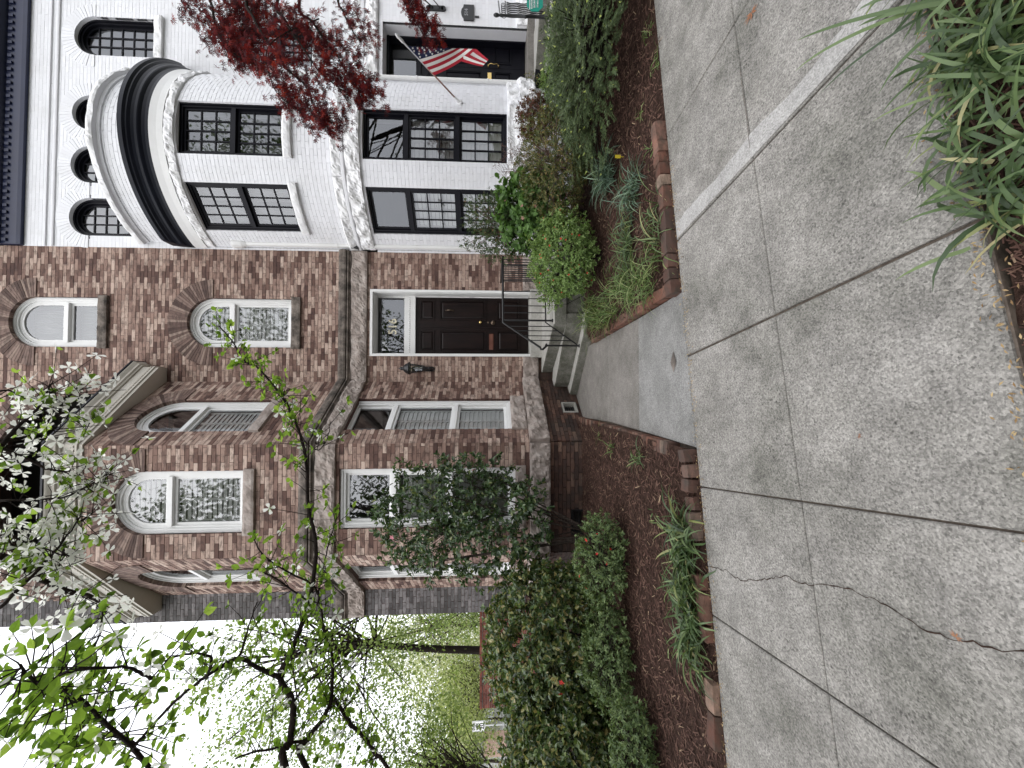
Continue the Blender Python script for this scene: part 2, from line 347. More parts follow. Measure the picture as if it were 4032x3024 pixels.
# ================================================================== LARGE STRUCTURE
# ---- ground, street, pavement
mb = MB(); n = 24
mb.add([(-600,-600,-.12),(600,-600,-.12),(600,600,-.12),(-600,600,-.12)], [(0,1,2,3)])
obj('ground', mb, simple('lawn_and_soil', [(.3,(.03,.04,.016)),(.7,(.07,.075,.035))], 3, .95, .1), kind='structure')
A9 = R_(8.9); PA = Vector((math.cos(A9), math.sin(A9), 0)); PP = Vector((-math.sin(A9), math.cos(A9), 0))
def pq(q, p, z=0): return PA*q + PP*p + Vector((0,0,.035*p+z))
def prism(mb, poly, z0, z1, bev=.006, rnd=None, mi=0):
    """poly: list of (x,y) ccw, slightly eased top edge"""
    P = [Vector((x, y, 0)) for x, y in poly]; c = sum(P, Vector())/len(P); n = len(P)
    z1 = z1 if callable(z1) else (lambda v, q=z1: q)
    low = [Vector((p.x,p.y,z0)) for p in P]; mid = [Vector((p.x,p.y,z1(p)-bev)) for p in P]
    top = [p + (c-p).normalized()*bev*1.3 for p in P]; top = [Vector((p.x,p.y,z1(p))) for p in top]
    vs = low+mid+top; fs = []
    for i in range(n):
        j = (i+1) % n; fs += [(i,j,n+j,n+i),(n+i,n+j,2*n+j,2*n+i)]
    fs.append(tuple(range(2*n,3*n))); mb.add(vs, fs, rnd, mi)
pavement = obj('pavement', (lambda b: (prism(b, [tuple(pq(-14,1.0)[:2]), tuple(pq(14,1.0)[:2]), tuple(pq(14,2.70)[:2]), tuple(pq(-14,2.70)[:2])], -.11, lambda v: .035*v.dot(PP)-.016), b)[1])(MB()), M['joint'], kind='structure')
qj = [-5.5,-4.6,-3.75,-2.85,-1.95,-1.055,-.235,.71,1.64,2.58,3.5,4.4,5.3,6.2]
g = .0042
zs_ = lambda v: .035*v.dot(PP)
for i in range(len(qj)-1):
    for (p0, p1) in ((1.005,1.845),(1.845,2.70)):
        b = MB(); q0, q1 = qj[i]+g, qj[i+1]-g
        if abs(qj[i+1]-1.64) < .01 or abs(qj[i+1]-.71) < .01: q1 -= .006
        P4 = [pq(q0,p0+g*.7), pq(q1,p0+g*.7), pq(q1,p1-g*.7), pq(q0,p1-g*.7)]
        prism(b, [(v.x,v.y) for v in P4], -.1, zs_)
        obj('slab', b, M['concrete'], pavement)
# pale mortar patch along one joint
b = MB(); pts = [pq(1.66,1.01,.003)]; L = []; Rr = []
for k in range(40):
    p = 1.02+k*(1.66/39); w = .10+.045*mnoise.noise(Vector((p*3,0,0)))+.012*mnoise.noise(Vector((p*14,4,0)))
    L.append(pq(1.652,p,.0035)); Rr.append(pq(1.652+w*1.25,p,.0035))
b.add(L+Rr, [(i,i+40,i+41,i+1) for i in range(39)]); obj('mortar_patch', b, M['concrete_pale'], pavement)
# the long crack and finer ones
def crack(pts, w=.0035, jit=.012):
    P = []
    for a, c in zip(pts[:-1], pts[1:]):
        n = max(2, int((Vector(c)-Vector(a)).length/.018))
        for k in range(n):
            t = k/n; P.append(Vector(a).lerp(Vector(c), t))
    P.append(Vector(pts[-1])); n = len(P); off = 0; vs = []
    for i, p in enumerate(P):
        off = off*.7+random.gauss(0, jit*.45); d = (Vector(pts[-1])-Vector(pts[0])).normalized(); s = Vector((-d.y,d.x,0)); ww = w*(.5+random.random())
        vs += [p+s*(off-ww)+Vector((0,0,.004)), p+s*(off+ww)+Vector((0,0,.004))]
    b = MB(); b.add(vs, [(2*i,2*i+1,2*i+3,2*i+2) for i in range(n-1)]); return b
def onwalk(U, V):
    r = ray(U, V); nrm = Vector((-PP.x*.035, -PP.y*.035, 1)); t = -(nrm.dot(EYE))/nrm.dot(r); return EYE+r*t
def t12(x, y): return 3024-(2000+y*.6172), 3000+x*.6172
obj('crack', crack([onwalk(*im(*p)) for p in ((1270,360,11),(1400,405,11),(1500,460,11),(1600,465,11))]+[onwalk(*t12(*p)) for p in ((160,435),(320,475),(480,500),(700,590),(960,720),(1110,815),(1230,830),(1400,855),(1540,905),(1680,915),(1800,960))], .0018), M['soil'], pavement)
obj('crack', crack([onwalk(*im(*p)) for p in ((1490,130,3),(1400,290,3),(1270,510,3),(1220,600,3))], .0016, .004), M['joint'], pavement)
obj('crack', crack([onwalk(*im(*p)) for p in ((1520,450,3),(1560,740,3),(1580,970,3))], .0016, .004), M['joint'], pavement)
# walk to the brick house: three slabs
walk = obj('path', (lambda b: (b.box((-.47,2.78,-.1),(.84,6.9,.045)), b)[1])(MB()), M['joint'], kind='structure')
def zw(v): return .088-.008*(v.y-2.8)
eY = lambda x: (2.70+x*math.sin(A9)+.006)/math.cos(A9)
for poly, mt in (([(-.385,eY(-.385)+.01),(.785,eY(.785)+.01),(.755,3.755),(-.365,3.765)],'concrete_new'), ([(-.365,3.775),(.755,3.765),(.74,4.765),(-.35,4.775)],'concrete_tan'),
                 ([(-.35,4.785),(.74,4.775),(.73,6.1),(.2,7.0),(-.2,6.45),(-.385,6.3)],'concrete_tan')):
    b = MB(); prism(b, poly, -.08, zw); obj('slab', b, M[mt], walk)
b = MB(); c = atZ(*im(1085,705,7), .085)
b.add([c+Vector((-.085,0,0.006)), c+Vector((0,-.05,.006)), c+Vector((.085,0,.006)), c+Vector((0,.05,.006))], [(0,1,2,3)])
obj('utility_cover', b, M['stone_dark'], walk)

# ---- planting beds: lumpy mulch sheets
def bed(name, poly, zf, step=.05):
    xs = [p[0] for p in poly]; ys = [p[1] for p in poly]
    nx = int((max(xs)-min(xs))/step)+1; ny = int((max(ys)-min(ys))/step)+1; x0, y0 = min(xs), min(ys)
    def ins(x, y):
        c = False; j = len(poly)-1
        for i in range(len(poly)):
            (xi,yi),(xj,yj) = poly[i], poly[j]
            if (yi > y) != (yj > y) and x < (xj-xi)*(y-yi)/(yj-yi)+xi: c = not c
            j = i
        return c
    idx = {}; vs = []; fs = []
    def vert(i, j):
        if (i,j) not in idx:
            x, y = x0+i*step, y0+j*step; idx[(i,j)] = len(vs)
            vs.append((x, y, zf(x,y)+.018*mnoise.noise(Vector((x*5,y*5,0)))+.012*mnoise.noise(Vector((x*16,y*16,3)))))
        return idx[(i,j)]
    for i in range(nx):
        for j in range(ny):
            if ins(x0+(i+.5)*step, y0+(j+.5)*step): fs.append((vert(i,j),vert(i+1,j),vert(i+1,j+1),vert(i,j+1)))
    b = MB(); b.add(vs, fs); o = obj(name, b, M['soil'], kind='structure', smooth=True); return ins
def edge_(x, y):
    p = -math.sin(A9)*x+math.cos(A9)*y; return max(0,min(1,(2.745-p)/.04))
def zl(x, y): e = edge_(x,y); return .072*e+(1-e)*zl0(x,y)
def zr(x, y): e = edge_(x,y); return .072*e+(1-e)*zr0(x,y)
def zl0(x, y): return .10+.035*min(1,max(0,(y-2.6)/.8))+.05*max(0,min(1,(y-3.2)/2.5))+.02*math.exp(-((y-3.0)/.5)**2)
def zr0(x, y): return .105+.03*min(1,max(0,(y-3)/.6))+.14*max(0,min(1,(y-3.6)/3.0))*max(0,min(1,(x-.6)/2))
def Ye(x, off): return (2.70+off+x*math.sin(A9))/math.cos(A9)
LB = [(-9,Ye(-9,-.06)),(-.39,Ye(-.39,-.06)),(-.44,6.3),(-.8,5.9),(-2.2,5.9),(-3.6,7.05),(-9,7.05)]
RB = [(.80,Ye(.80,-.06)),(9.5,Ye(9.5,-.06)),(9.5,7.05),(5.7,7.05),(5.6,6.0),(2.7,6.0),(2.7,7.05),(2.1,7.0),(2.1,5.6),(1.0,5.6),(.76,5.4),(.8,3.4)]
NB = [(-14,-1.5),(9,-1.5),(9,1.0*1.012+9*.1566-.02),(-14,1.012-14*.1566-.02)]
inL = bed('mulch_bed_left', LB, zl); inR = bed('mulch_bed_right', RB, zr)
def zn(x, y):
    p = -math.sin(A9)*x+math.cos(A9)*y; return .035*p-.03+.06*max(0,min(1,(x-.3)/.5))*max(0,min(1,(1.0-p)/.25))
inN = bed('mulch_bed_near', NB, zn)
def chips(name, poly, ins, zf, n, size, region=None, parent=None):
    xs = [p[0] for p in poly]; ys = [p[1] for p in poly]; r = region or (min(xs),max(xs),min(ys),max(ys)); P = []
    while len(P) < n:
        x = random.uniform(r[0],r[1]); y = random.uniform(r[2],r[3])
        if ins(x,y): P.append((x,y,zf(x,y)+.018*mnoise.noise(Vector((x*5,y*5,0)))+random.uniform(.002,.014)))
    P = np.array(P); N = len(P); yaw = RNG.uniform(0,2*np.pi,N); l = size*RNG.uniform(.5,2.0,N)*1.3; w = size*RNG.uniform(.1,.3,N); tilt = RNG.normal(0,.25,N)
    dx = np.stack([np.cos(yaw)*np.cos(tilt),np.sin(yaw)*np.cos(tilt),np.sin(tilt)],1); dy = np.stack([-np.sin(yaw),np.cos(yaw),RNG.normal(0,.25,N)],1)
    T = np.array([(-1,-1,0),(1,-1,0),(1,1,0),(-1,1,0),(0,0,.35)])
    V = P[:,None,:]+T[None,:,0:1]*dx[:,None,:]*l[:,None,None]*.5+T[None,:,1:2]*dy[:,None,:]*w[:,None,None]*.5
    V[:,:,2] += T[None,:,2]*w[:,None]
    me = mesh_np(name, V, [(0,1,4),(1,2,4),(2,3,4),(3,0,4)], M['mulch'], RNG.random(N)); return link(name, me, None, None, 'stuff')
chips('mulch_chips', LB, inL, zl, 30000, .03, (-5,-.44,2,6.5)); chips('mulch_chips', RB, inR, zr, 20000, .03, (.76,4.6,2.6,6))
chips('mulch_chips', NB, inN, zn, 14000, .02, (-1.5,2.2,.3,1.4))

# ---- masonry helpers
def rect(u0,u1,z0,z1): return lambda z: (u0,u1) if z0 <= z <= z1 else None
def arch(u0,u1,z0,z1,grow=.08):
    c = (u0+u1)/2; r = (u1-u0)/2; zs = z1-r
    def f(z):
        if z < z0: return None
        if z < zs: return (u0,u1)
        h = (r+grow)**2-(z-zs)**2
        return (c-math.sqrt(h), c+math.sqrt(h)) if h > 0 else None
    return f
PITCH = .0615
def intervals(z, u0, u1, ops):
    cut = sorted(o for o in (f(z) for f in ops) if o); res = []; a = u0
    for c0, c1 in cut:
        if c0 > a: res.append((a, min(c0,u1)))
        a = max(a, c1)
    if a < u1: res.append((a, u1))
    return [(a,b) for a, b in res if b-a > .012]
def masonry(fr, u0, u1, z0, z1, ops, bricks, wall, L=.208, proud=.0, thick=.28, jit=.0022):
    k0 = int(math.floor(z0/PITCH+.01)); k1 = int(math.ceil(z1/PITCH-.01))
    for k in range(k0, k1):
        z = k*PITCH; zc = z+PITCH/2; off = (k % 2)*L/2+random.uniform(-.006,.006)
        for a, b in intervals(zc, u0, u1, ops):
            nseg = 1 if isinstance(fr, Flat) else max(1, int((b-a)/.18))
            for s in range(nseg):
                aa = a+(b-a)*s/nseg; bb = a+(b-a)*(s+1)/nseg
                wall.box8([fr.P(u,zz,d) for u in (aa,bb) for zz in (z,z+PITCH) for d in (-thick,-.006)])
            j = math.floor((a-off)/L); 
            while True:
                s0 = off+j*L; s1 = s0+L; j += 1
                if s0 >= b: break
                c0, c1 = max(s0,a)+(.004 if s0 > a else 0), min(s1,b)-(.004 if s1 < b else 0)
                if c1-c0 < .018: continue
                bricks.append((fr, (c0+c1)/2, zc, c1-c0, PITCH-.0065, proud+random.uniform(-jit,jit)))
UNIT = {}
def unit_brick(mat):
    if mat not in UNIT:
        b = MB(); b.box((-.5,-.5,-.5),(.5,.5,.5)); me = b.mesh('brick', M[mat]); me.attributes.remove(me.attributes['rnd']); UNIT[mat] = me
    return UNIT[mat]
def lay(parent, bricks, mat, limit=300, key=None):
    T = .05
    key = key or (lambda q: (q[0].P(q[1],q[2])-EYE).length)
    bricks.sort(key=key); b = MB()
    for i, (fr,uc,zc,w,h,pr) in enumerate(bricks):
        if i < limit:
            U, N = fr.ax(uc); link('brick', unit_brick(mat), parent, axes_mat(fr.P(uc,zc,pr-T/2), U*w, N*T, Vector((0,0,h))))
        else:
            U, N = fr.ax(uc); c = fr.P(uc,zc,pr-T/2); 
            b.box8([c+U*(w/2*su)+Vector((0,0,h/2*sz))+N*(T/2*sd) for su in (-1,1) for sz in (-1,1) for sd in (-1,1)])
    if b.v: obj('brick_courses', b, M[mat], parent, kind='stuff')
def sweep(name, parent, path, prof, mat, closed=True, smooth=False, xmin=None):
    """path of (x,y); profile of (d outward, z)"""
    P = [Vector((x,y,0)) for x, y in path]; n = len(P); k = len(prof); vs = []
    for i, p in enumerate(P):
        d0 = (P[i]-P[i-1]).normalized() if i else (P[1]-P[0]).normalized(); d1 = (P[i+1]-P[i]).normalized() if i < n-1 else d0
        n0 = Vector((d0.y,-d0.x,0)); n1 = Vector((d1.y,-d1.x,0)); m = (n0+n1).normalized(); m = m/max(.3,m.dot(n0))
        vs += [p+m*d+Vector((0,0,z)) for d, z in prof]
    if xmin is not None: vs = [Vector((max(xmin,v.x),v.y,v.z)) for v in vs]
    fs = [(i*k+j,(i+1)*k+j,(i+1)*k+(j+1)%k,i*k+(j+1)%k) for i in range(n-1) for j in range(k)]
    fs += [tuple(range(k)), tuple(range((n-1)*k,n*k))[::-1]]
    b = MB(); b.add(vs, fs); return obj(name, b, M[mat], parent, smooth)
def rock(name, parent, fr, u0, u1, z0, z1, d0, d1, mat, amp=.03, blocks=None, step=.026, gap=.004):
    """rock-faced stone course made of separate blocks"""
    n = blocks or max(1, round((u1-u0)/.75)); cuts = [u0+(u1-u0)*(i+(random.uniform(-.12,.12) if 0 < i < n else 0))/n for i in range(n+1)]
    for a, c in zip(cuts[:-1], cuts[1:]):
        a += gap/2; c -= gap/2; nu = max(3,int((c-a)/step)); nv = max(3,int((z1-z0)/step)); b = MB(); vs = []
        for i in range(nu+1):
            for j in range(nv+1):
                u = a+(c-a)*i/nu; z = z0+(z1-z0)*j/nv; e = min(i,nu-i,j,nv-j); p = fr.P(u,z,0)
                h = amp*(.35+1.5*fbm(p,5.5,4)+.7*abs(fbm(p+Vector((9,0,0)),13,3))+.25*fbm(p,38,1)); h = max(h,-d1*.7)*(1 if e else .6)-(.005 if e == 0 else 0)
                vs.append(fr.P(u,z,d1+h))
        w = nv+1; fs = [(i*w+j,(i+1)*w+j,(i+1)*w+j+1,i*w+j+1) for i in range(nu) for j in range(nv)]
        ring = [i*w for i in range(nu+1)]+[nu*w+j for j in range(1,nv+1)]+[i*w+nv for i in range(nu-1,-1,-1)]+[j for j in range(nv-1,0,-1)]
        base = len(vs)
        for r in ring:
            i, j = divmod(r, w); vs.append(fr.P(a+(c-a)*i/nu, z0+(z1-z0)*j/nv, d0))
        m_ = len(ring); fs += [(ring[(q+1)%m_],ring[q],base+q,base+(q+1)%m_) for q in range(m_)]
        b.add(vs, fs); obj(name, b, M[mat], parent)
def outline(u0,u1,z0,z1,ar,off,n=22):
    u0 += off; u1 -= off; z0 += off; z1 -= off
    if not ar: return [(u0,z0),(u0,z1),(u1,z1),(u1,z0)]
    r = (u1-u0)/2; c = (u0+u1)/2; zs = z1-r
    return [(u0,z0)]+[(c-r*math.cos(math.pi*k/n), zs+r*math.sin(math.pi*k/n)) for k in range(n+1)]+[(u1,z0)]
def ringx(mb, fr, A, B, d0, d1):
    n = len(A); vs = [fr.P(u,z,d1) for u,z in A]+[fr.P(u,z,d1) for u,z in B]+[fr.P(u,z,d0) for u,z in A]+[fr.P(u,z,d0) for u,z in B]
    fs = []
    for i in range(n):
        j = (i+1) % n; fs += [(i,j,n+j,n+i),(n+i,n+j,3*n+j,3*n+i),(j,i,2*n+i,2*n+j),(2*n+i,2*n+j,3*n+j,3*n+i)[::-1]]
    mb.add(vs, fs)
def fbox(mb, fr, u0,u1,z0,z1,d0,d1): mb.box8([fr.P(u,z,d) for u in (u0,u1) for z in (z0,z1) for d in (d0,d1)])
def voussoirs(parent, fr, uc, zs, r0, r1, n, mat='brick_arch', d1=.016, d0=-.11, mm='mortar'):
    da = math.pi/n; b = MB(); aa = da*.44
    b.add([(-r0*math.sin(aa),d0*-1,r0*math.cos(aa)),(r0*math.sin(aa),-d0,r0*math.cos(aa)),(-r1*math.sin(aa),-d0,r1*math.cos(aa)),(r1*math.sin(aa),-d0,r1*math.cos(aa)),
           (-r0*math.sin(aa),-d1,r0*math.cos(aa)),(r0*math.sin(aa),-d1,r0*math.cos(aa)),(-r1*math.sin(aa),-d1,r1*math.cos(aa)),(r1*math.sin(aa),-d1,r1*math.cos(aa))],
          [(0,1,3,2),(4,6,7,5),(0,4,5,1),(2,3,7,6),(0,2,6,4),(1,5,7,3)])
    me = b.mesh('voussoir', M[mat]); me.attributes.remove(me.attributes['rnd'])
    for k in range(n):
        a = -math.pi/2+da*(k+.5); U, N = fr.ax(uc); x = U*math.cos(a)+Vector((0,0,-math.sin(a))); z = U*math.sin(a)+Vector((0,0,math.cos(a)))
        link('voussoir', me, parent, axes_mat(fr.P(uc,zs,random.uniform(-.002,.002)), x, -N, z))
    # mortar bed behind
    b = MB(); A = [(uc-r1*math.cos(math.pi*k/24), zs+r1*math.sin(math.pi*k/24)) for k in range(25)]; B = [(uc-r0*1.004*math.cos(math.pi*k/24), zs+r0*1.004*math.sin(math.pi*k/24)) for k in range(25)]
    vs = [fr.P(u,z,d) for d in (d1-.006,-.10) for L_ in (A,B) for u,z in L_]; m_ = 25
    fs = [(i,i+1,m_+i+1,m_+i) for i in range(24)]+[(m_+i,m_+i+1,3*m_+i+1,3*m_+i) for i in range(24)]+[(i+1,i,2*m_+i,2*m_+i+1) for i in range(24)]
    b.add(vs, fs); obj('arch_mortar', b, M[mm], parent)
SLAT = {}
def slats(win, fr, u0,u1,z0,z1,d, mat='shutter', pitch=.072, stile=True, tilt=70, w=.072):
    if mat not in SLAT:
        b = MB(); b.box((-.5,-.5,-.5),(.5,.5,.5)); me = b.mesh('slat', M[mat]); SLAT[mat] = me
    U, N = fr.ax((u0+u1)/2); Z = Vector((0,0,1)); cu = [(u0+.03,(u0+u1)/2-.02),((u0+u1)/2+.02,u1-.03)] if stile else [(u0+.02,u1-.02)]
    if stile:
        for a, c in ((u0,u0+.028),((u0+u1)/2-.018,(u0+u1)/2+.018),(u1-.028,u1)):
            b = MB(); fbox(b, fr, a,c,z0,z1,d-.012,d+.012); obj('shutter_stile', b, M[mat], win)
    ct, st = math.cos(R_(tilt)), math.sin(R_(tilt)); z = z0+pitch/2
    while z < z1-.01:
        for a, c in cu:
            y = (N*ct-Z*st); zz = (Z*ct+N*st)
            link('shutter_slat', SLAT[mat], win, axes_mat(fr.P((a+c)/2,z,d), U*(c-a), y*w, zz*.008))
        z += pitch
def window(parent, fr, u0,u1,z0,z1, ar=False, mat='white_trim', bars=(), grids=None, cas=.055, rec=.08, slat=None, sash=.04, moulds=2, curtain=None):
    """frame mesh with sub-parts: sashes, panes, muntins, slats. bars: heights of cross bars bottom to top"""
    f = MB(); cw = cas/moulds
    for k in range(moulds):
        ringx(f, fr, outline(u0,u1,z0,z1,ar,cw*k-(.004 if k == 0 else 0)), outline(u0,u1,z0,z1,ar,cw*(k+1)), -rec-.07, -rec+.03-.022*k)
    a0, a1, b0, b1 = u0+cas, u1-cas, z0+cas, z1-cas
    zz = [b0]+[b for b in bars]+[b1]; bh = .032
    for b_ in bars: fbox(f, fr, a0-.002,a1+.002,b_-bh,b_+bh,-rec-.065,-rec+.012)
    win = obj('window', f, M[mat], parent)
    for i in range(len(zz)-1):
        lo = zz[i]+(bh if i else 0); hi = zz[i+1]-(bh if i < len(zz)-2 else 0); top = (i == len(zz)-2); A = ar and top
        dd = -rec-.035-(.0 if i % 2 else .02)
        s = MB(); ringx(s, fr, outline(a0,a1,lo,hi,A,0), outline(a0,a1,lo,hi,A,sash), dd-.02, dd+.018); obj('sash', s, M[mat], win)
        g0, g1, h0, h1 = a0+sash, a1-sash, lo+sash, hi-sash; cols, rows = (grids[i] if grids else (1,1))
        def topz(u):
            if not A: return h1
            r = (g1-g0)/2; c = (g0+g1)/2; return h1-r+math.sqrt(max(0,r*r-(u-c)**2))
        def rng(z):
            if not A or z < h1-(g1-g0)/2: return g0, g1
            r = (g1-g0)/2; c = (g0+g1)/2; x = math.sqrt(max(0,r*r-(z-(h1-r))**2)); return c-x, c+x
        if A or (cols,rows) == (1,1):
            o = outline(g0,g1,h0,h1,A,-.004); b = MB(); b.add([fr.P(u,z,dd) for u,z in o], [tuple(range(len(o)))[::-1]]); obj('pane', b, M['glass'], win)
        else:
            for c in range(cols):
                for r in range(rows):
                    b = MB(); ua, ub = g0+(g1-g0)*c/cols+.002, g0+(g1-g0)*(c+1)/cols-.002; za, zb = h0+(h1-h0)*r/rows+.002, h0+(h1-h0)*(r+1)/rows-.002
                    j = [random.uniform(-.0012,.0012) for _ in range(4)]
                    b.add([fr.P(ua,za,dd+j[0]),fr.P(ub,za,dd+j[1]),fr.P(ub,zb,dd+j[0]+j[2]),fr.P(ua,zb,dd+j[1]+j[2])], [(0,1,2),(0,2,3)]); obj('pane', b, M['glass'], win)
        mw = .0095
        for c in range(1,cols):
            u = g0+(g1-g0)*c/cols; b = MB(); fbox(b, fr, u-mw,u+mw,h0,topz(u),dd-.012,dd+.016); obj('muntin', b, M[mat], win)
        for r in range(1,rows):
            z = h0+(h1-h0)*r/rows; ra, rb = rng(z); b = MB(); fbox(b, fr, ra,rb,z-mw,z+mw,dd-.010,dd+.014); obj('muntin', b, M[mat], win)
        if slat and slat[i]:
            zt = h1 if not A else h1-.02
            if A:
                r = (g1-g0)/2; z = h0
                while z < h1-.06:
                    ra, rb = rng(z+.02)
                    if rb-ra > .1: slats(win, fr, ra+.01, rb-.01, z, z+.06, -rec-.105, stile=False, pitch=.06)
                    z += .072
            else: slats(win, fr, g0,g1,h0,zt,-rec-.105,stile=True)
        if curtain and curtain[i]:
            b = MB(); u_, zb = g0, h0; nn = 14; fr_ = curtain[i]
            for (ca, cb) in ((g0-.02, g0+(g1-g0)*fr_), (g1-(g1-g0)*fr_, g1+.02)):
                L_ = [ca+(cb-ca)*k/nn for k in range(nn+1)]; vs = [fr.P(u,z,-rec-.2+.018*(k%2)) for z in (h0-.02,h1+.02) for k,u in enumerate(L_)]
                b.add(vs, [(k,k+1,nn+2+k,nn+1+k) for k in range(nn)])
            obj('curtain', b, M['curtain'], win)
    return win

# ================================================================== BRICK ROW HOUSE
BH = thing('brick_house', 'brown brick row house with angled bay, white arched windows and dark double door numbered 516', 'house', (-.7,7.1,0))
J1,C1,C2,J2 = (.227,7.1),(-.72,5.74),(-2.325,5.74),(-3.487,7.1)
FWl = Flat((0,7.1),(1,7.1)); FR_ = Flat(C1,J1); FF = Flat(C2,C1); FL = Flat(J2,C2)
def uzr(fr, *pts): return [fr.uz(*p) for p in pts]
XL, XR = -3.95, 2.6; TOPZ = 11.0
# openings measured from the photograph
dU0, dU1 = FWl.uz(1621,1700)[0], FWl.uz(1881,1700)[0]; dZ0, dZ1 = .83, FWl.uz(1750,1458)[1]
w2 = (FWl.uz(1657,900)[0], FWl.uz(1849,900)[0], FWl.uz(1750,1151)[1], FWl.uz(1750,738)[1])
w3 = (FWl.uz(1659,250)[0], FWl.uz(1855,250)[0], FWl.uz(1750,392)[1], FWl.uz(1750,36)[1])
ZC = FF.uz(1200,322)[1]-.0; ZB = ZC+.14
bw = MB(); bricks = []; low = []
bigc, bigr = -1.6, 1.62; bigz = FWl.uz(1130,334)[1]
bigop = arch(bigc-bigr,bigc+bigr,ZC+.75,bigz+bigr,.1)
ops = [rect(J2[0]+.0,J1[0]-.0,-1,ZB), rect(dU0,dU1,.62,dZ1), arch(*w2), arch(*w3), bigop]
masonry(FWl, XL, XR, .96, 3.80, ops, bricks, bw); masonry(FWl, XL, XR, 4.29, TOPZ, ops, bricks, bw)
masonry(FWl, XL, XR, 0, .68, [rect(J2[0],J1[0],-1,9), rect(dU0-.1,2.1,-1,.62)], low, bw)
bw.box((XL,7.12,.66),(J2[0],7.38,.98)); bw.box((J1[0],7.12,.66),(dU0,7.38,.98)); bw.box((dU1,7.12,.66),(XR,7.38,.98))
bw.box((XL,7.12,3.78),(J2[0],7.38,4.3)); bw.box((J1[0],7.12,3.78),(XR,7.38,4.3))
# bay openings
def fu(fr, U, V): return fr.uz(U, V)[0]
bf2 = (fu(FF,922,800), fu(FF,1169,800), FF.uz(1045,962)[1], FF.uz(1045,440)[1])
bf1 = (fu(FF,947,1700), fu(FF,1180,1700), FF.uz(1100,2030)[1], FF.uz(1060,1334)[1])
r0, r1 = fu(FR_,1330,900), fu(FR_,1449,900)
rz_b = FR_.uz(3024-1560,1092)[1]; rz_t = FR_.uz(3024-1650,537)[1]
q0 = fu(FR_,1332,1700); q1 = fu(FR_,1454,1700)
q1t = FR_.uz(3024-1575,1394)[1]; q1b = FR_.uz(3024-1570,2008)[1]
LRr = FR_.L; rw = .80; rc = LRr*.5
rc2 = r1-(rw/2); r0 = r1-rw
q0 = q1-rw
LL = FL.L; l0, l1 = LL/2-.40, LL/2+.40

masonry(FF, 0, FF.L, .98, 3.80, [rect(*bf1)], bricks, bw, thick=.25); masonry(FF, 0, FF.L, 4.29, ZC, [arch(*bf2)], bricks, bw, thick=.25)
masonry(FR_, 0, LRr, .98, 3.80, [rect(q0,q1,q1b-.25,q1t)], bricks, bw, thick=.25); masonry(FR_, 0, LRr, 4.29, ZC, [arch(r0,r1,rz_b,rz_t)], bricks, bw, thick=.25)
masonry(FL, 0, LL, .98, 3.80, [rect(l0,l1,q1b,q1t)], bricks, bw, thick=.25); masonry(FL, 0, LL, 4.29, ZC, [arch(l0,l1,rz_b,rz_t)], bricks, bw, thick=.25)
vent_u, vent_z = FR_.uz(3024-1610,2243)
masonry(FF, 0, FF.L, 0, .67, [rect(.25,.6,.1,.34)], low, bw, thick=.25, proud=.03); masonry(FR_, 0, LRr, 0, .67, [rect(vent_u-.13,vent_u+.13,vent_z-.11,vent_z+.12)], low, bw, thick=.25, proud=.03); masonry(FL, 0, LL, 0, .67, [], low, bw, thick=.25, proud=.03)
for fr, L_ in ((FF,FF.L),(FR_,LRr),(FL,LL)):
    for z0_, z1_ in ((.66,.99),(3.79,4.3),(ZC-.05,ZC+.14)): fbox(bw, fr, 0, L_, z0_, z1_, -.25, -.01)
obj('wall', bw, M['mortar'], BH)
key = lambda q: (q[0].P(q[1],q[2])-EYE).length + (9 if q[0] is FL else 0) + (0 if 1.2 < q[2] < 4 else 2)
grey = [q for q in bricks if q[0] is FWl and q[1] < J2[0]]; bricks = [q for q in bricks if not (q[0] is FWl and q[1] < J2[0])]
lay(BH, bricks, 'brick', 300, key); lay(BH, grey, 'brick_grey', 0)
lay(BH, low, 'brick_low', 0)
# arches
voussoirs(BH, FWl, (w2[0]+w2[1])/2, w2[3]-(w2[1]-w2[0])/2, (w2[1]-w2[0])/2, (w2[1]-w2[0])/2+.33, 44)
voussoirs(BH, FWl, (w3[0]+w3[1])/2, w3[3]-(w3[1]-w3[0])/2, (w3[1]-w3[0])/2, (w3[1]-w3[0])/2+.33, 44)
voussoirs(BH, FF, (bf2[0]+bf2[1])/2, bf2[3]-(bf2[1]-bf2[0])/2, (bf2[1]-bf2[0])/2, (bf2[1]-bf2[0])/2+.32, 52)
voussoirs(BH, FR_, (r0+r1)/2, rz_t-rw/2, rw/2, rw/2+.30, 42)
voussoirs(BH, FL, (l0+l1)/2, rz_t-rw/2, rw/2, rw/2+.30, 42)
voussoirs(BH, FWl, bigc, bigz, bigr, bigr+.34, 74)
# stone courses
def stone_runs(z0, z1, d1, mat, amp, extra=0):
    rock('stone_course', BH, FWl, J1[0]+.0, XR, z0,z1,-.02,d1,mat,amp,3); rock('stone_course', BH, FR_, 0, LRr, z0,z1,-.02,d1,mat,amp,2)
    rock('stone_course', BH, FF, 0, FF.L, z0,z1,-.02,d1,mat,amp,2); rock('stone_course', BH, FL, 0, LL, z0,z1,-.02,d1,mat,amp,2); rock('stone_course', BH, FWl, XL, J2[0], z0,z1,-.02,d1,mat,amp,1)
path = [(XL,7.1),J2,C2,C1,J1,(XR,7.1)]
rock('stone_lintel', BH, FWl, J1[0], XR, 3.80, 4.075, -.02, .05, 'stone', .03, 3)
rock('stone_lintel', BH, FR_, 0, LRr, 3.80, 4.075, -.02, .05, 'stone', .035, 2); rock('stone_lintel', BH, FF, 0, FF.L, 3.80, 4.075, -.02, .05, 'stone', .03, 3)
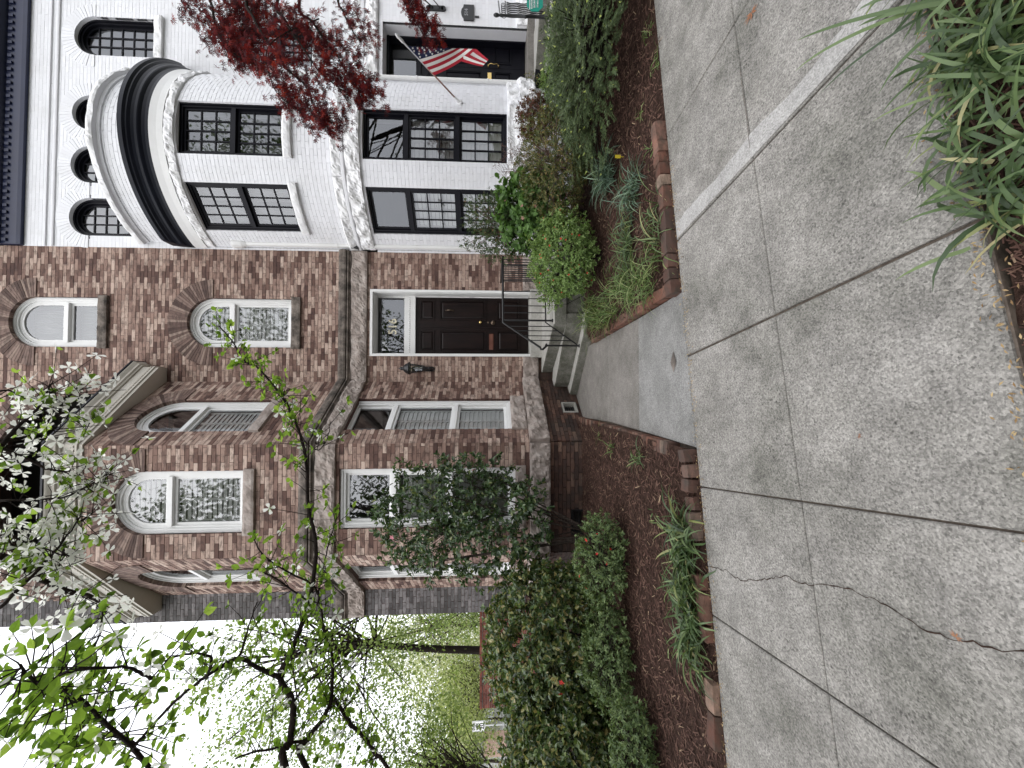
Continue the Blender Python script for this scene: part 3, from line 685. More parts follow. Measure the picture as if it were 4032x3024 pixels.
rock('stone_lintel', BH, FL, 0, LL, 3.80, 4.075, -.02, .05, 'stone', .03, 2); rock('stone_lintel', BH, FWl, XL, J2[0], 3.80, 4.075, -.02, .05, 'stone', .03, 1)
sweep('string_course', BH, path, [(-.01,4.08),(.05,4.08),(.062,4.1),(.09,4.115),(.09,4.135),(.07,4.145),(.07,4.15),(-.01,4.15)], 'stone_dark')
sweep('string_course', BH, path, [(-.01,4.152),(.1,4.152),(.11,4.18),(.10,4.25),(.075,4.29),(-.01,4.30)], 'stone_dark')
rock('water_table', BH, FR_, -.02, LRr+.01, .68, .975, -.02, .09, 'stone', .035, 2); rock('water_table', BH, FF, 0, FF.L, .68, .975, -.02, .09, 'stone', .03, 2); rock('water_table', BH, FL, 0, LL, .68, .975, -.02, .09, 'stone', .03, 2)
rock('water_table', BH, FWl, J1[0], dU0, .68, .96, -.02, .04, 'stone', .03, 1); rock('water_table', BH, FWl, dU1+.01, XR, .68, .96, -.02, .04, 'stone', .03, 1)
rock('sill', BH, FR_, q0-.03, q1+.03, .985, q1b, -.2, .03, 'stone', .03, 1)
rock('sill', BH, FF, bf1[0]-.03, bf1[1]+.03, bf1[2]-.15, bf1[2], -.2, .04, 'stone', .02, 1); rock('sill', BH, FL, l0-.03, l1+.03, q1b-.15, q1b, -.2, .04, 'stone', .02, 1)
for fr, a, c, z in ((FWl,w2[0],w2[1],w2[2]),(FWl,w3[0],w3[1],w3[2]),(FF,bf2[0],bf2[1],bf2[2]),(FR_,r0,r1,rz_b),(FL,l0,l1,rz_b)):
    rock('sill', BH, fr, a-.03, c+.03, z-.15, z, -.2, .045, 'stone_dark' if fr is FWl else 'stone', .012, 1)
# windows
window(BH, FWl, *w2, ar=True, bars=[FWl.uz(1750,905)[1]], slat=[1,1], cas=.09, moulds=3)
window(BH, FWl, *w3, ar=True, bars=[FWl.uz(1750,243)[1]], slat=[0,0], cas=.09, moulds=3, curtain=[.5,.5])
window(BH, FF, *bf2, ar=True, bars=[FF.uz(1045,652)[1]], slat=[1,1], cas=.09, moulds=3)
window(BH, FR_, r0, r1, rz_b, rz_t, ar=True, bars=[rz_b+(FF.uz(1045,652)[1]-bf2[2])], slat=[1,0], cas=.08, moulds=3)
window(BH, FL, l0, l1, rz_b, rz_t, ar=True, bars=[rz_b+(FF.uz(1045,652)[1]-bf2[2])], slat=[0,0], cas=.08, moulds=3)
window(BH, FF, *bf1, bars=[(bf1[2]+3.13)/2, FF.uz(1100,1545)[1]], slat=[1,1,0], cas=.07)
zt_ = FR_.uz(3024-1580,1560)[1]
window(BH, FR_, q0, q1, q1b, q1t, bars=[FR_.uz(3024-1590,1795)[1], zt_], slat=[1,1,0], cas=.075)
window(BH, FL, l0, l1, q1b, q1t, bars=[(q1b+zt_)/2, zt_], slat=[0,0,0], cas=.075)
# bay cornice: frieze, dentils, crown, low roof
bp = [J2,C2,C1,J1]; JX = .24
bp2 = [(J2[0]-JX,7.1),(J2[0]-JX,6.93),(C2[0]-.02,C2[1]-.02),(C1[0]+.02,C1[1]-.02),(J1[0]+JX,6.93),(J1[0]+JX,7.1)]
sweep('frieze', BH, bp2, [(-.30,ZC-.02),(.0,ZC-.02),(.0,ZC+.03),(.02,ZC+.035),(.02,ZC+.07),(.005,ZC+.07),(.005,ZC+.24),(-.3,ZC+.24)], 'cream')
sweep('crown_moulding', BH, bp2, [(-.3,ZC+.242),(.03,ZC+.242),(.035,ZC+.26),(.06,ZC+.27),(.065,ZC+.30),(.09,ZC+.33),(.10,ZC+.345),(.10,ZC+.365),(-.3,ZC+.365)], 'cream')
sweep('gutter', BH, bp2, [(-.3,ZC+.367),(.115,ZC+.367),(.115,ZC+.395),(-.3,ZC+.40)], 'black_paint')
for a_, c_ in zip(bp2[1:-2], bp2[2:-1]):
    fr = Flat(a_, c_); k = int(fr.L/.055)
    for i in range(k):
        b = MB(); u = fr.L*(i+.5)/k; fbox(b, fr, u-.015,u+.015,ZC+.071,ZC+.10,.006,.03); obj('dentil', b, M['cream'], BH)
zt = ZC+.401; b = MB(); b.add([Vector((*p,zt)) for p in bp2[1:-1]]+[Vector((-.9,7.1,zt+.3)),Vector((-2.4,7.1,zt+.3))], [(0,1,5),(1,2,4,5),(2,3,4)]); obj('bay_roof', b, M['roof'], BH)
b = MB(); b.add([Vector((*p,ZC+.12)) for p in bp], [(0,1,2,3)]); b.add([Vector((*p,.02)) for p in bp], [(0,1,2,3)]); obj('bay_floor', b, M['dark'], BH)
# recessed balcony window inside the big arch
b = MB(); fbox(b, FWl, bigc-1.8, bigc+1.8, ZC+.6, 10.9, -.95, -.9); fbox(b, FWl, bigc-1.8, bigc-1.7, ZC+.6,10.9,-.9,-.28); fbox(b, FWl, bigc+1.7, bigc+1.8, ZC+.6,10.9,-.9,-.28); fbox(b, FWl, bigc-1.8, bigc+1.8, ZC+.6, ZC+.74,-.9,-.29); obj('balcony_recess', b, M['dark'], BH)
rw_ = []; ww = MB(); masonry(Flat((0,7.55),(1,7.55)), bigc-1.65, bigc+1.65, ZC+.75, ZC+1.05, [], rw_, ww, thick=.1); obj('balcony_wall', ww, M['mortar'], BH); lay(BH, rw_, 'brick', 0)
b = MB(); RB0 = ZC+1.1; fbox(b, FWl, bigc-1.6,bigc+1.6, RB0,RB0+.06,-.5,-.40)
for i in range(9): fbox(b, FWl, bigc-1.5+i*.375-.02,bigc-1.5+i*.375+.02,RB0+.06,RB0+.45,-.47,-.43)
fbox(b, FWl, bigc-1.6,bigc+1.6, RB0+.45,RB0+.53,-.5,-.40); obj('balcony_rail', b, M['cream'], BH)
window(BH, Flat((0,7.95),(1,7.95)), bigc-.75,bigc+.75,ZC+.8,10.0, bars=[9.1], mat='white_trim')
# door case
dc = MB(); cas = .045
fbox(dc, FWl, dU0-.0,dU0+cas,dZ0-.02,dZ1,-.12,.03); fbox(dc, FWl, dU1-cas,dU1,dZ0-.02,dZ1,-.12,.03); fbox(dc, FWl, dU0+cas,dU1-cas,dZ1-cas,dZ1,-.12,.03)
fbox(dc, FWl, dU0+cas,dU0+cas+.008,dZ0,dZ1-cas,-.30,-.02); fbox(dc, FWl, dU1-cas-.008,dU1-cas,dZ0,dZ1-cas,-.30,-.02); fbox(dc, FWl, dU0+cas,dU1-cas,dZ1-cas-.008,dZ1-cas,-.30,-.03)
DR = .27; FD = Flat((0,7.1+DR),(1,7.1+DR)); du0, du1 = dU0+cas+.008, dU1-cas-.008
zb0, zb1 = FD.uz(1740,1637)[1], FD.uz(1740,1600)[1]; ztop = FD.uz(1740,1482)[1]
fbox(dc, FD, du0-.01,du1+.01,zb0,zb1+.03,-.04,.045); fbox(dc, FD, du0,du0+.03,zb1,ztop+.05,-.04,.01); fbox(dc, FD, du1-.03,du1,zb1,ztop+.05,-.04,.01); fbox(dc, FD, du0,du1,ztop,dZ1-cas,-.04,.01)
fbox(dc, FD, du0,du0+.012,dZ0,zb0,-.04,.01); fbox(dc, FD, du1-.012,du1,dZ0,zb0,-.04,.01)
door_case = obj('door_frame', dc, M['white_trim'], BH)
k = 26
for i in range(k):
    b = MB(); u = du0+.02+(du1-du0-.04)*(i+.5)/k; b.lathe([(.001,-.012),(.010,-.009),(.013,0),(.010,.009),(.001,.012)], FD.P(u,(zb0+zb1)/2+.02,.047), (1,0,0), 8); obj('bead', b, M['white_trim'], door_case, smooth=True)
b = MB(); b.add([FD.P(u,z,-.01) for u,z in ((du0,zb1),(du1,zb1),(du1,ztop+.03),(du0,ztop+.03))], [(0,1,2,3)]); tr = obj('transom_window', b, M['glass'], BH)
def text(name, body, size, fr, u, z, d, mat, parent, ext=.003, align='CENTER', xs=1.0):
    cu = bpy.data.curves.new(name, 'FONT'); cu.body = body; cu.size = size; cu.extrude = ext; cu.align_x = align; cu.align_y = 'CENTER'; cu.materials.append(M[mat]); cu.offset = size*.02
    U, N = fr.ax(u); tmp = bpy.data.objects.new('tmp', cu); COL.objects.link(tmp); bpy.context.view_layer.update()
    me = bpy.data.meshes.new_from_object(tmp.evaluated_get(bpy.context.evaluated_depsgraph_get())); bpy.data.objects.remove(tmp); bpy.data.curves.remove(cu); me.name = name
    return link(name, me, parent, axes_mat(fr.P(u,z,d), U*xs, Vector((0,0,1)), N))
nu, nz_ = FD.uz(1738,1547)
text('house_number', '516', .215, FD, nu, nz_, .0, 'gilt', tr, xs=.95)
def leaf_door(u0, u1, z0, z1, panels, fr=FD, mat='door', parent=BH, d=0.0):
    b = MB(); t = .0
    fbox(b, fr, u0,u1,z0,z1,-.045,d-.012)
    zs_l = sorted([z for p in panels for z in p[2:]]); 
    # stiles and rails around the panels
    pu0, pu1 = panels[0][0], panels[0][1]
    fbox(b, fr, u0,pu0,z0,z1,-.02,d); fbox(b, fr, pu1,u1,z0,z1,-.02,d); last = z0
    for (a,c,p0,p1) in sorted(panels, key=lambda q: q[2]):
        fbox(b, fr, pu0,pu1,last,p0,-.02,d); last = p1
    fbox(b, fr, pu0,pu1,last,z1,-.02,d); o = obj('door', b, M[mat], parent)
    for (a,c,p0,p1) in panels:
        m_ = MB(); ringx(m_, fr, outline(a,c,p0,p1,False,0), outline(a,c,p0,p1,False,.012), -.013, d+.014); ringx(m_, fr, outline(a,c,p0,p1,False,.012), outline(a,c,p0,p1,False,.03), -.013, d+.004)
        O = [fr.P(u,z,d-.012) for u,z in outline(a,c,p0,p1,False,.032)]; I = [fr.P(u,z,d+.004) for u,z in outline(a,c,p0,p1,False,.06)]
        m_.add(O+I, [(0,1,5,4),(1,2,6,5),(2,3,7,6),(3,0,4,7),(4,5,6,7)]); obj('panel', m_, M[mat], o)
    return o
dz0, dz1 = dZ0+.01, zb0; mid = FD.uz(1738,1900)[0]
pz = [(FD.uz(1700,y1)[1], FD.uz(1700,y0)[1]) for y0,y1 in ((1654,1711),(1732,1913),(1957,2046))]
dl = leaf_door(du0+.014, mid-.004, dz0, dz1, [(FD.uz(1640,1900)[0],FD.uz(1722,1900)[0],a,c) for a,c in pz])
dr = leaf_door(mid+.004, du1-.014, dz0, dz1, [(FD.uz(1762,1900)[0],FD.uz(1842,1900)[0],a,c) for a,c in pz])
b = MB(); fbox(b, FD, mid-.022,mid+.012,dz0,dz1,-.0,.012); obj('astragal', b, M['door'], dr)
kp = lambda U,V: FD.P(*FD.uz(U,V),0)
b = MB(); b.lathe([(.02,0),(.022,.006),(.012,.01),(.012,.04),(.026,.055),(.028,.07),(.018,.082),(.001,.086)], kp(1753,1892), (0,-1,0), 14); obj('knob', b, M['brass'], dr, smooth=True)
b = MB(); b.lathe([(.042,0),(.044,.006),(.03,.012),(.014,.016),(.014,.045),(.03,.06),(.032,.075),(.02,.088),(.001,.09)], kp(1753,1941), (0,-1,0), 16); obj('knob', b, M['bronze'], dr, smooth=True)
b = MB(); b.lathe([(.016,0),(.017,.01),(.001,.014)], kp(1754,1922), (0,-1,0), 12); obj('lock', b, M['bronze'], dr)
p_ = kp(1801,1757); b = MB(); b.lathe([(.016,0),(.018,.008),(.008,.02),(.001,.022)], p_, (0,-1,0), 10); b.lathe([(.016,0),(.018,.008),(.008,.02),(.001,.022)], p_-Vector((0,0,.135)), (0,-1,0), 10)
b.tube([p_+Vector((0,-.02,0)), p_+Vector((0,-.045,-.03)), p_+Vector((0,-.05,-.07)), p_+Vector((0,-.045,-.11)), p_+Vector((0,-.02,-.135))], [.006,.011,.013,.011,.006], 8); obj('knocker', b, M['bronze'], dr, smooth=True)
su0, su1 = FD.uz(1647,1930)[0], FD.uz(1709,1930)[0]; sz1, sz0 = FD.uz(1680,1926)[1], FD.uz(1680,1942)[1]
b = MB(); ringx(b, FD, outline(su0,su1,sz0,sz1,False,0), outline(su0,su1,sz0,sz1,False,.014), 0, .012); fbox(b, FD, su0+.016,su1-.016,sz0+.018,sz1-.016,0,.008); obj('mail_slot', b, M['copper'], dl)
b = MB(); u, z = FD.uz(1857,1858); fbox(b, FD, u-.02,u+.012,z-.05,z+.05,0,.02); obj('hinge', b, M['iron'], dr)
# threshold stone and landing
b = MB(); prism(b, [(dU0-.02,6.99),(dU1+.02,6.99),(dU1+.02,7.5),(dU0-.02,7.5)], .62, .83, .01); obj('threshold', b, M['step_stone'], BH)
# vents in the foundation
def vent(fr, u0,u1,z0,z1, fm):
    b = MB(); ringx(b, fr, outline(u0,u1,z0,z1,False,-.03), outline(u0,u1,z0,z1,False,0), -.1, .04); v = obj('vent', b, M[fm], BH)
    b = MB(); fbox(b, fr, u0,u1,z0,z1,-.06,-.05); obj('vent_screen', b, M['dark'], v)
    for i in range(5):
        b = MB(); z = z0+(z1-z0)*(i+.5)/5; fbox(b, fr, u0,u1,z-.004,z+.004,-.05,-.03); obj('bar', b, M['iron'], v)
vent(FR_, vent_u-.11,vent_u+.11,vent_z-.09,vent_z+.10,'step_stone'); vent(FF, .27,.58,.12,.33,'iron')
# body of the house behind the front wall
b = MB(); b.box((XL,7.38,0),(XL+.3,17,TOPZ)); b.box((XR-.2,7.4,0),(XR-.02,17,TOPZ)); b.box((XL+.3,16.7,0),(XR-.2,17,TOPZ)); b.box((XL+.3,7.38,TOPZ-.2),(XR-.2,16.7,TOPZ-.02)); obj('side_wall', b, M['brick_low'], BH)
b = MB(); b.box((XL+.3,9.6,0.1),(XR-.2,9.8,TOPZ-.2))
for z in (.5,4.2,6.7): b.box((XL+.31,7.4,z),(XR-.21,9.6,z+.1))
obj('interior', b, M['interior'], BH)
sweep('eaves', BH, [(XL,7.1),(XR,7.1)], [(-.3,TOPZ),(.03,TOPZ),(.05,TOPZ+.3),(.35,TOPZ+.4),(.4,TOPZ+.6),(-.3,TOPZ+.6)], 'cream')
# ---- wall lantern by the door
WLn = thing('wall_lantern', 'black carriage lantern with glass panes on the brick wall left of the brown door', 'lantern', tuple(FWl.P(*FWl.uz(1570,1700),0)))
lu, lz = FWl.uz(1571,1590); Lc = FWl.P(lu,lz,.16); zt0 = FWl.uz(1571,1562)[1]
b = MB(); bz = FWl.uz(1575,1715)[1]; fbox(b, FWl, lu-.045,lu+.045,bz+.06,bz+.42,-.0,.02); b.lathe([(.045,0),(.045,.02)], FWl.P(lu,bz+.06,0), (0,-1,0), 14); obj('backplate', b, M['iron'], WLn)
b = MB(); b.tube([FWl.P(lu,bz+.12,.02),FWl.P(lu,bz+.03,.08),FWl.P(lu,bz+.06,.15),FWl.P(lu,bz+.14,.16)], [.014,.016,.016,.02], 8); obj('bracket', b, M['iron'], WLn, smooth=True)
o = Vector((Lc.x,Lc.y,bz+.14)); b = MB(); b.lathe([(.001,-.05),(.016,-.03),(.03,0),(.045,.03),(.05,.05),(.055,.05),(.055,.062),(.03,.07)], o, n=12); obj('base', b, M['iron'], WLn, smooth=False)
b = MB(); b.lathe([(.05,.06),(.085,.29)], o, n=8); obj('glass_shade', b, M['glass'], WLn)
b = MB()
for i in range(8):
    a = 2*math.pi*i/8; b.tube([o+Vector((.051*math.cos(a),.051*math.sin(a),.06)), o+Vector((.086*math.cos(a),.086*math.sin(a),.29))], .005, 5)
obj('cage', b, M['iron'], WLn)
b = MB(); b.lathe([(.012,.06),(.014,.16),(.02,.18),(.012,.22),(.001,.24)], o, n=8); obj('bulb', b, M['sign_white'], WLn, smooth=True)
b = MB(); b.lathe([(.085,.288),(.112,.29),(.115,.305),(.1,.32),(.085,.36),(.05,.40),(.028,.415),(.034,.43),(.03,.45),(.012,.47),(.001,.50)], o, n=16); obj('lantern_roof', b, M['iron'], WLn, smooth=True)

# ---- stoop
ST = thing('stoop', 'weathered stone stoop of three steps turning at an angle to the brown door', 'steps', (.9,6.2,.05))
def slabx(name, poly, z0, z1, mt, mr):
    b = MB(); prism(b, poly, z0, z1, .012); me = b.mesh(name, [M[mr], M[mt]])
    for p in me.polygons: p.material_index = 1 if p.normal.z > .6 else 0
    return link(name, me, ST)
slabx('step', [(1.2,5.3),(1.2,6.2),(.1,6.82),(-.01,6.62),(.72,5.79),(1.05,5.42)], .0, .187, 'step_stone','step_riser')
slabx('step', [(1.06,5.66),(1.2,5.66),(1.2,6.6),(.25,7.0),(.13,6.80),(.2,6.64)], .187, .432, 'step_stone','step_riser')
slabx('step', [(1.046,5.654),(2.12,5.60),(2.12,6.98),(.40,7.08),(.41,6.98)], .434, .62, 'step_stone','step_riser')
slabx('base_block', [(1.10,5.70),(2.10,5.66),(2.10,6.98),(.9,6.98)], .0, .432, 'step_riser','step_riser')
# ---- stoop railing
RL = thing('railing', 'black iron handrail with thin balusters beside the brown door steps', 'railing', (1.0,5.72,.62))
k_ = .4219
def z2(x, y): return 3024-(1000+k_*y), 1900+k_*x
pA = atY(*z2(190,80),5.72); pB = atY(*z2(190,640),5.72); pC = atY(*z2(545,890),5.86); pD = atY(*z2(600,855),5.87)
tr0 = Vector((2.06,5.72,pB.z)); b = MB(); b.tube([Vector((2.06,7.06,pB.z)),tr0,pB,pC+Vector((.03,0,.012)),pC,pC+Vector((.0,0,-.03)),pD,pD+Vector((.03,0,.01))], .017, 8); obj('handrail', b, M['iron'], RL, smooth=True)
bA = Vector((2.06,5.72,.745)); bB = atY(*z2(590,640),5.72); bC = atY(*z2(880,845),5.86)
b = MB(); b.tube([Vector((2.06,7.06,.745)),bA,bB,bC], .011, 6); obj('bottom_rail', b, M['iron'], RL)
nw = Vector((pD.x,5.87,.187)); b = MB(); b.tube([nw, Vector((nw.x,nw.y,pD.z+.03))], .014, 8); b.tube([nw,nw+Vector((0,0,.012))],.03,10); obj('post', b, M['iron'], RL)
b = MB(); px_ = atY(*z2(400,620),5.72); b.tube([Vector((px_.x,5.72,.62)),Vector((px_.x,5.72,pB.z))], .014, 8); b.tube([Vector((px_.x,5.72,.62)),Vector((px_.x,5.72,.64))],.026,10); obj('post', b, M['iron'], RL)
def railz(x):
    if x > pB.x: return pB.z, bB.z
    t = (pB.x-x)/(pB.x-pC.x); tb = (bB.x-x)/(bB.x-bC.x); return pB.z+(pC.z-pB.z)*t, bB.z+(bC.z-bB.z)*max(0,tb)
for yy in (355,420,487,551,675,714,759,800):
    x = atY(*z2(400,yy),5.74).x; t = max(0,(pB.x-x)/(pB.x-pC.x)); y = 5.72+.14*t; a, c = railz(x); b = MB(); b.tube([Vector((x,y,c)),Vector((x,y,a))], .0075, 6); obj('baluster', b, M['iron'], RL)
for i in range(3):
    x = pA.x-(pA.x-1.85)*0+.0-.12*i+.05; b = MB(); b.tube([Vector((1.93-.115*i,5.72,.745)),Vector((1.93-.115*i,5.72,pB.z))], .0075, 6); obj('baluster', b, M['iron'], RL)
for i in range(11):
    y = 5.84+i*.112; b = MB(); b.tube([Vector((2.06,y,.745)),Vector((2.06,y,pB.z))], .0075, 6); obj('baluster', b, M['iron'], RL)
# ================================================================== WHITE ROW HOUSE
WH = thing('white_house', 'white painted brick row house with rounded bay, black multi-pane windows and navy eaves', 'house', (5.6,7.1,.3))
BC, BR = (4.19,7.85), 1.72; BO = Bow(BC, BR); half = math.acos((7.85-7.1)/BR); ub = BR*half
WX1 = 9.6; EZ = 9.70
dz = (.87, 3.58); dx0, dx1 = 5.86, FWl.uz(2936,1600)[0]
wops = [rect(2.64,5.74,-1,7.0), rect(dx0,dx1,.6,dz[1])]
third = [(6.06,6.765)]; 
for a, c in ((2512,2647),(2304,2448),(2096,2243)): third.append((FWl.uz(a,400)[0], FWl.uz(c,400)[0]))
TZ = (7.58, 8.965)
wops += [arch(a,c,TZ[0],TZ[1],.06) for a, c in third]
s2 = (FWl.uz(2768,1100)[0], FWl.uz(2925,1100)[0], FWl.uz(2850,1235)[1], FWl.uz(2880,897)[1]); wops.append(arch(*s2,.06))
b = MB(); wbr = []
masonry(FWl, 2.6, WX1, .3, 3.60, wops, wbr, b, proud=-.0042, jit=.0009); masonry(FWl, 2.6, WX1, 4.08, EZ, wops, wbr, b, proud=-.0042, jit=.0009)
b.box((5.75,7.115,3.58),(WX1,7.38,4.1)); 
lowop = []
for a, c in ((-14.2,14.2),(-53,-27.6)):
    lowop.append((a,c))
def bop(z0, z1): return [rect(R_(a)*BR, R_(c)*BR, z0, z1) for a, c in lowop]
masonry(BO, -ub, ub, .2, .80, [], wbr, b, proud=-.0042, jit=.0009, L=.2); masonry(BO, -ub, ub, 1.28, 3.63, bop(1.28,3.64), wbr, b, proud=-.0042, jit=.0009, L=.2)
masonry(BO, -ub, ub, 4.1, 6.46, bop(4.82,6.47), wbr, b, proud=-.0042, jit=.0009, L=.2)
PO = Bow(BC, 1.655); up_ = 1.655*math.acos(.75/1.655)
masonry(PO, -up_, up_, 7.2, 7.62, [], wbr, b, proud=-.0042, jit=.0009, L=.2, thick=.2)
for z0_, z1_ in ((.78,1.29),(3.61,4.11),(6.45,7.22)):
    for s in range(24):
        a0 = -ub+2*ub*s/24; a1 = -ub+2*ub*(s+1)/24; b.box8([BO.P(u,z,d) for u in (a0,a1) for z in (z0_,z1_) for d in (-.28,-.012)])
obj('wall', b, M['white_mortar'], WH)
lay(WH, wbr, 'white_brick', 300, lambda q: (q[0].P(q[1],q[2])-EYE).length + (0 if 1.3 < q[2] < 5 else 3) + (4 if isinstance(q[0],Bow) and q[1] > .6 else 0))
Fx = Flat((5.78,7.1),(WX1,7.1))
for z0_, z1_, d1, am, nb in ((.80,1.08,.09,.04,7),(1.08,1.28,.03,.03,6),(3.65,3.88,.03,.034,6),(3.955,4.10,.03,.03,6),(6.47,6.60,.02,.026,6)):
    rock('stone_course', WH, BO, -ub+.01, ub-.01, z0_, z1_, -.03, d1, 'white_stone', am, nb)
    if 3 < z0_ < 4.2: rock('stone_course', WH, Fx, .0, Fx.L, z0_, z1_, -.02, d1, 'white_stone', am, 4)
barc = [tuple(BO.P(-ub+2*ub*i/56, 0)[:2]) for i in range(57)]
sweep('frieze', WH, barc, [(-.02,6.605),(.03,6.605),(.035,6.7),(.05,6.80),(-.02,6.80)], 'white_trim', xmin=2.612)
sweep('string_course', WH, barc, [(-.01,3.885),(.03,3.885),(.045,3.9),(.045,3.94),(.03,3.952),(-.01,3.952)], 'white_mortar')
sweep('string_course', WH, [(5.76,7.1),(WX1,7.1)], [(-.01,3.885),(.03,3.885),(.045,3.9),(.045,3.94),(.03,3.952),(-.01,3.952)], 'white_mortar')
sweep('cornice', WH, barc, [(-.02,6.802),(.045,6.802),(.05,6.85),(.065,6.89),(.09,6.915),(.10,6.93),(.105,6.965),(.12,7.0),(.15,7.03),(.155,7.045),(.185,7.07),(.19,7.13),(-.08,7.16)], 'black_paint', xmin=2.612)
parc = [tuple(PO.P(-up_+2*up_*i/50, 0)[:2]) for i in range(51)]
sweep('parapet_cap', WH, parc, [(-.16,7.60),(.02,7.60),(.03,7.64),(.07,7.65),(-.16,7.65)], 'white_mortar')
rock('stone_cap', WH, PO, -up_+.01, up_-.01, 7.652, 7.74, -.16, .085, 'white_stone', .014, 7)
b = MB(); b.add([Vector((*p,7.2)) for p in parc[::2]], [tuple(range(26))]); obj('bay_roof', b, M['roof'], WH)
b = MB(); b.add([Vector((*p,.75)) for p in parc[::2]], [tuple(range(26))]); b.add([Vector((*p,4.0)) for p in parc[::2]], [tuple(range(26))]); obj('bay_floor', b, M['interior'], WH)
for i, (a, c) in enumerate(lowop):
    Pa, Pc = BO.P(R_(a)*BR,0), BO.P(R_(c)*BR,0); fr = Flat(Pa[:2], Pc[:2])
    window(WH, fr, 0, fr.L, 1.285, 3.64, mat='black_wood', bars=[2.10,2.93], grids=[(4,3),(4,3),(1,1)], rec=.06, cas=.06, slat=[1,1,0] if i < 2 else None, sash=.035)
    window(WH, fr, 0, fr.L, 4.82, 6.47, mat='black_wood', bars=[5.64], grids=[(4,3),(4,3)], rec=.06, cas=.06, sash=.035, curtain=[.42,.42])
    rock('sill', WH, BO, R_(a)*BR-.03, R_(c)*BR+.03, 4.70, 4.82, -.18, .05, 'white_stone', .015, 1)
for a, c in third:
    window(WH, FWl, a, c, TZ[0], TZ[1], ar=True, mat='black_wood', grids=[(3,6)], rec=.09, cas=.06, sash=.035); rock('sill', WH, FWl, a-.04, c+.04, 7.45, 7.58, -.18, .05, 'white_stone', .015, 1)
window(WH, FWl, *s2, ar=True, mat='black_wood', bars=[(s2[2]+s2[3])/2-.1], grids=[(4,3),(4,3)], rec=.09, cas=.07, sash=.035, curtain=[.5,.5]); rock('sill', WH, FWl, s2[0]-.04, s2[1]+.04, s2[2]-.13, s2[2], -.18, .05, 'white_stone', .015, 1)
# painted arch bricks
r = (s2[1]-s2[0])/2; voussoirs(WH, FWl, (s2[0]+s2[1])/2, s2[3]-r, r, r+.22, 28, 'white_brick', .003, -.26, 'white_mortar')
for a, c in third:
    r = (c-a)/2; da = math.pi/26
    voussoirs(WH, FWl, (a+c)/2, TZ[1]-r, r, r+.22, 26, 'white_brick', .003, -.26, 'white_mortar')
sweep('eaves', WH, [(2.61,7.1),(WX1,7.1)], [(-.25,EZ),(.05,EZ),(.06,EZ+.06),(.06,EZ+.30),(.16,EZ+.34),(.18,EZ+.5),(.4,EZ+.62),(.44,EZ+.8),(-.25,EZ+.85)], 'navy')
for i in range(58):
    u = 2.68+.12*i; b = MB(); fbox(b, FWl, u-.025,u+.025,EZ+.2,EZ+.27,.061,.085); obj('dentil', b, M['navy'], WH)
sweep('moulding', WH, [(2.61,7.1),(WX1,7.1)], [(-.01,9.20),(.015,9.205),(.02,9.22),(.02,9.235),(-.01,9.24)], 'white_mortar')
sweep('moulding', WH, [(2.61,7.1),(WX1,7.1)], [(-.01,9.33),(.018,9.335),(.018,9.355),(-.01,9.36)], 'white_mortar')
# entrance
DW = Flat((0,7.52),(1,7.52)); b = MB()
fbox(b, FWl, dx0+.002,dx0+.03,.8,dz[1],-.45,-.28); fbox(b, FWl, dx1-.03,dx1-.002,.8,dz[1],-.45,-.28); fbox(b, FWl, dx0,dx1,dz[1]-.06,dz[1]+.02,-.45,-.27)
tz0, tz1 = DW.uz(2780,1640)[1], DW.uz(2780,1540)[1]; wmid = DW.uz(2761,1800)[0]
fbox(b, DW, dx0,dx1,tz0-.09,tz0,-.03,.03); fbox(b, DW, dx0,dx1,tz1,dz[1],-.03,.02); dR = DW.uz(2862,1800)[0]; fbox(b, DW, dR,dx1,.8,dz[1],-.03,.04); dLx = 2*wmid-dR; fbox(b, DW, dx0-.1,max(dx0,dLx),.8,dz[1],-.03,.04)
obj('door_frame', b, M['black_wood'], WH)
b = MB(); b.add([DW.P(u,z,-.0) for u,z in ((max(dx0,dLx),tz0),(dR,tz0),(dR,tz1),(max(dx0,dLx),tz1))], [(0,1,2,3)]); obj('transom_window', b, M['glass'], WH)
wz = [(DW.uz(2780,y1)[1], DW.uz(2780,y0)[1]) for y0,y1 in ((1682,1720),(1752,1898),(1945,2014))]
lw = dR-wmid
d1_ = leaf_door(wmid+.003,dR,.88,tz0-.09,[(wmid+.08,dR-.08,a,c) for a,c in wz],DW,'black_wood',WH,.0)
d2_ = leaf_door(wmid-lw,wmid-.003,.88,tz0-.09,[(wmid-lw+.08,wmid-.08,a,c) for a,c in wz],DW,'black_wood',WH,.0)
hb = DW.P(wmid+.03, DW.uz(2776,1923)[1], 0); b = MB(); b.lathe([(.02,0),(.02,.01),(.01,.02),(.01,.05)], hb, (0,-1,0), 10); b.lathe([(.02,0),(.02,.01),(.01,.02),(.01,.05)], hb-Vector((0,0,.2)), (0,-1,0), 10)
b.tube([hb+Vector((0,-.045,0)),hb+Vector((.01,-.07,-.05)),hb+Vector((0,-.06,-.11)),hb+Vector((.01,-.07,-.16)),hb+Vector((0,-.045,-.2))],.008,7); obj('handle', b, M['brass'], d1_, smooth=True)
b = MB(); fbox(b, DW, wmid-.30,wmid-.10,DW.uz(2720,1935)[1],DW.uz(2720,1920)[1],0,.012); obj('mail_slot', b, M['brass'], d2_)
b = MB(); b.box((dx0-.06,6.93,.74),(dx1+.05,7.56,.87)); obj('threshold', b, M['concrete_tan'], WH)
b = MB(); b.box((2.62,16.7,.1),(9.6,17,9.7)); b.box((9.4,7.38,.1),(9.6,16.7,9.7)); b.box((2.62,7.38,9.5),(9.4,16.7,9.68)); obj('side_wall', b, M['white_mortar'], WH)
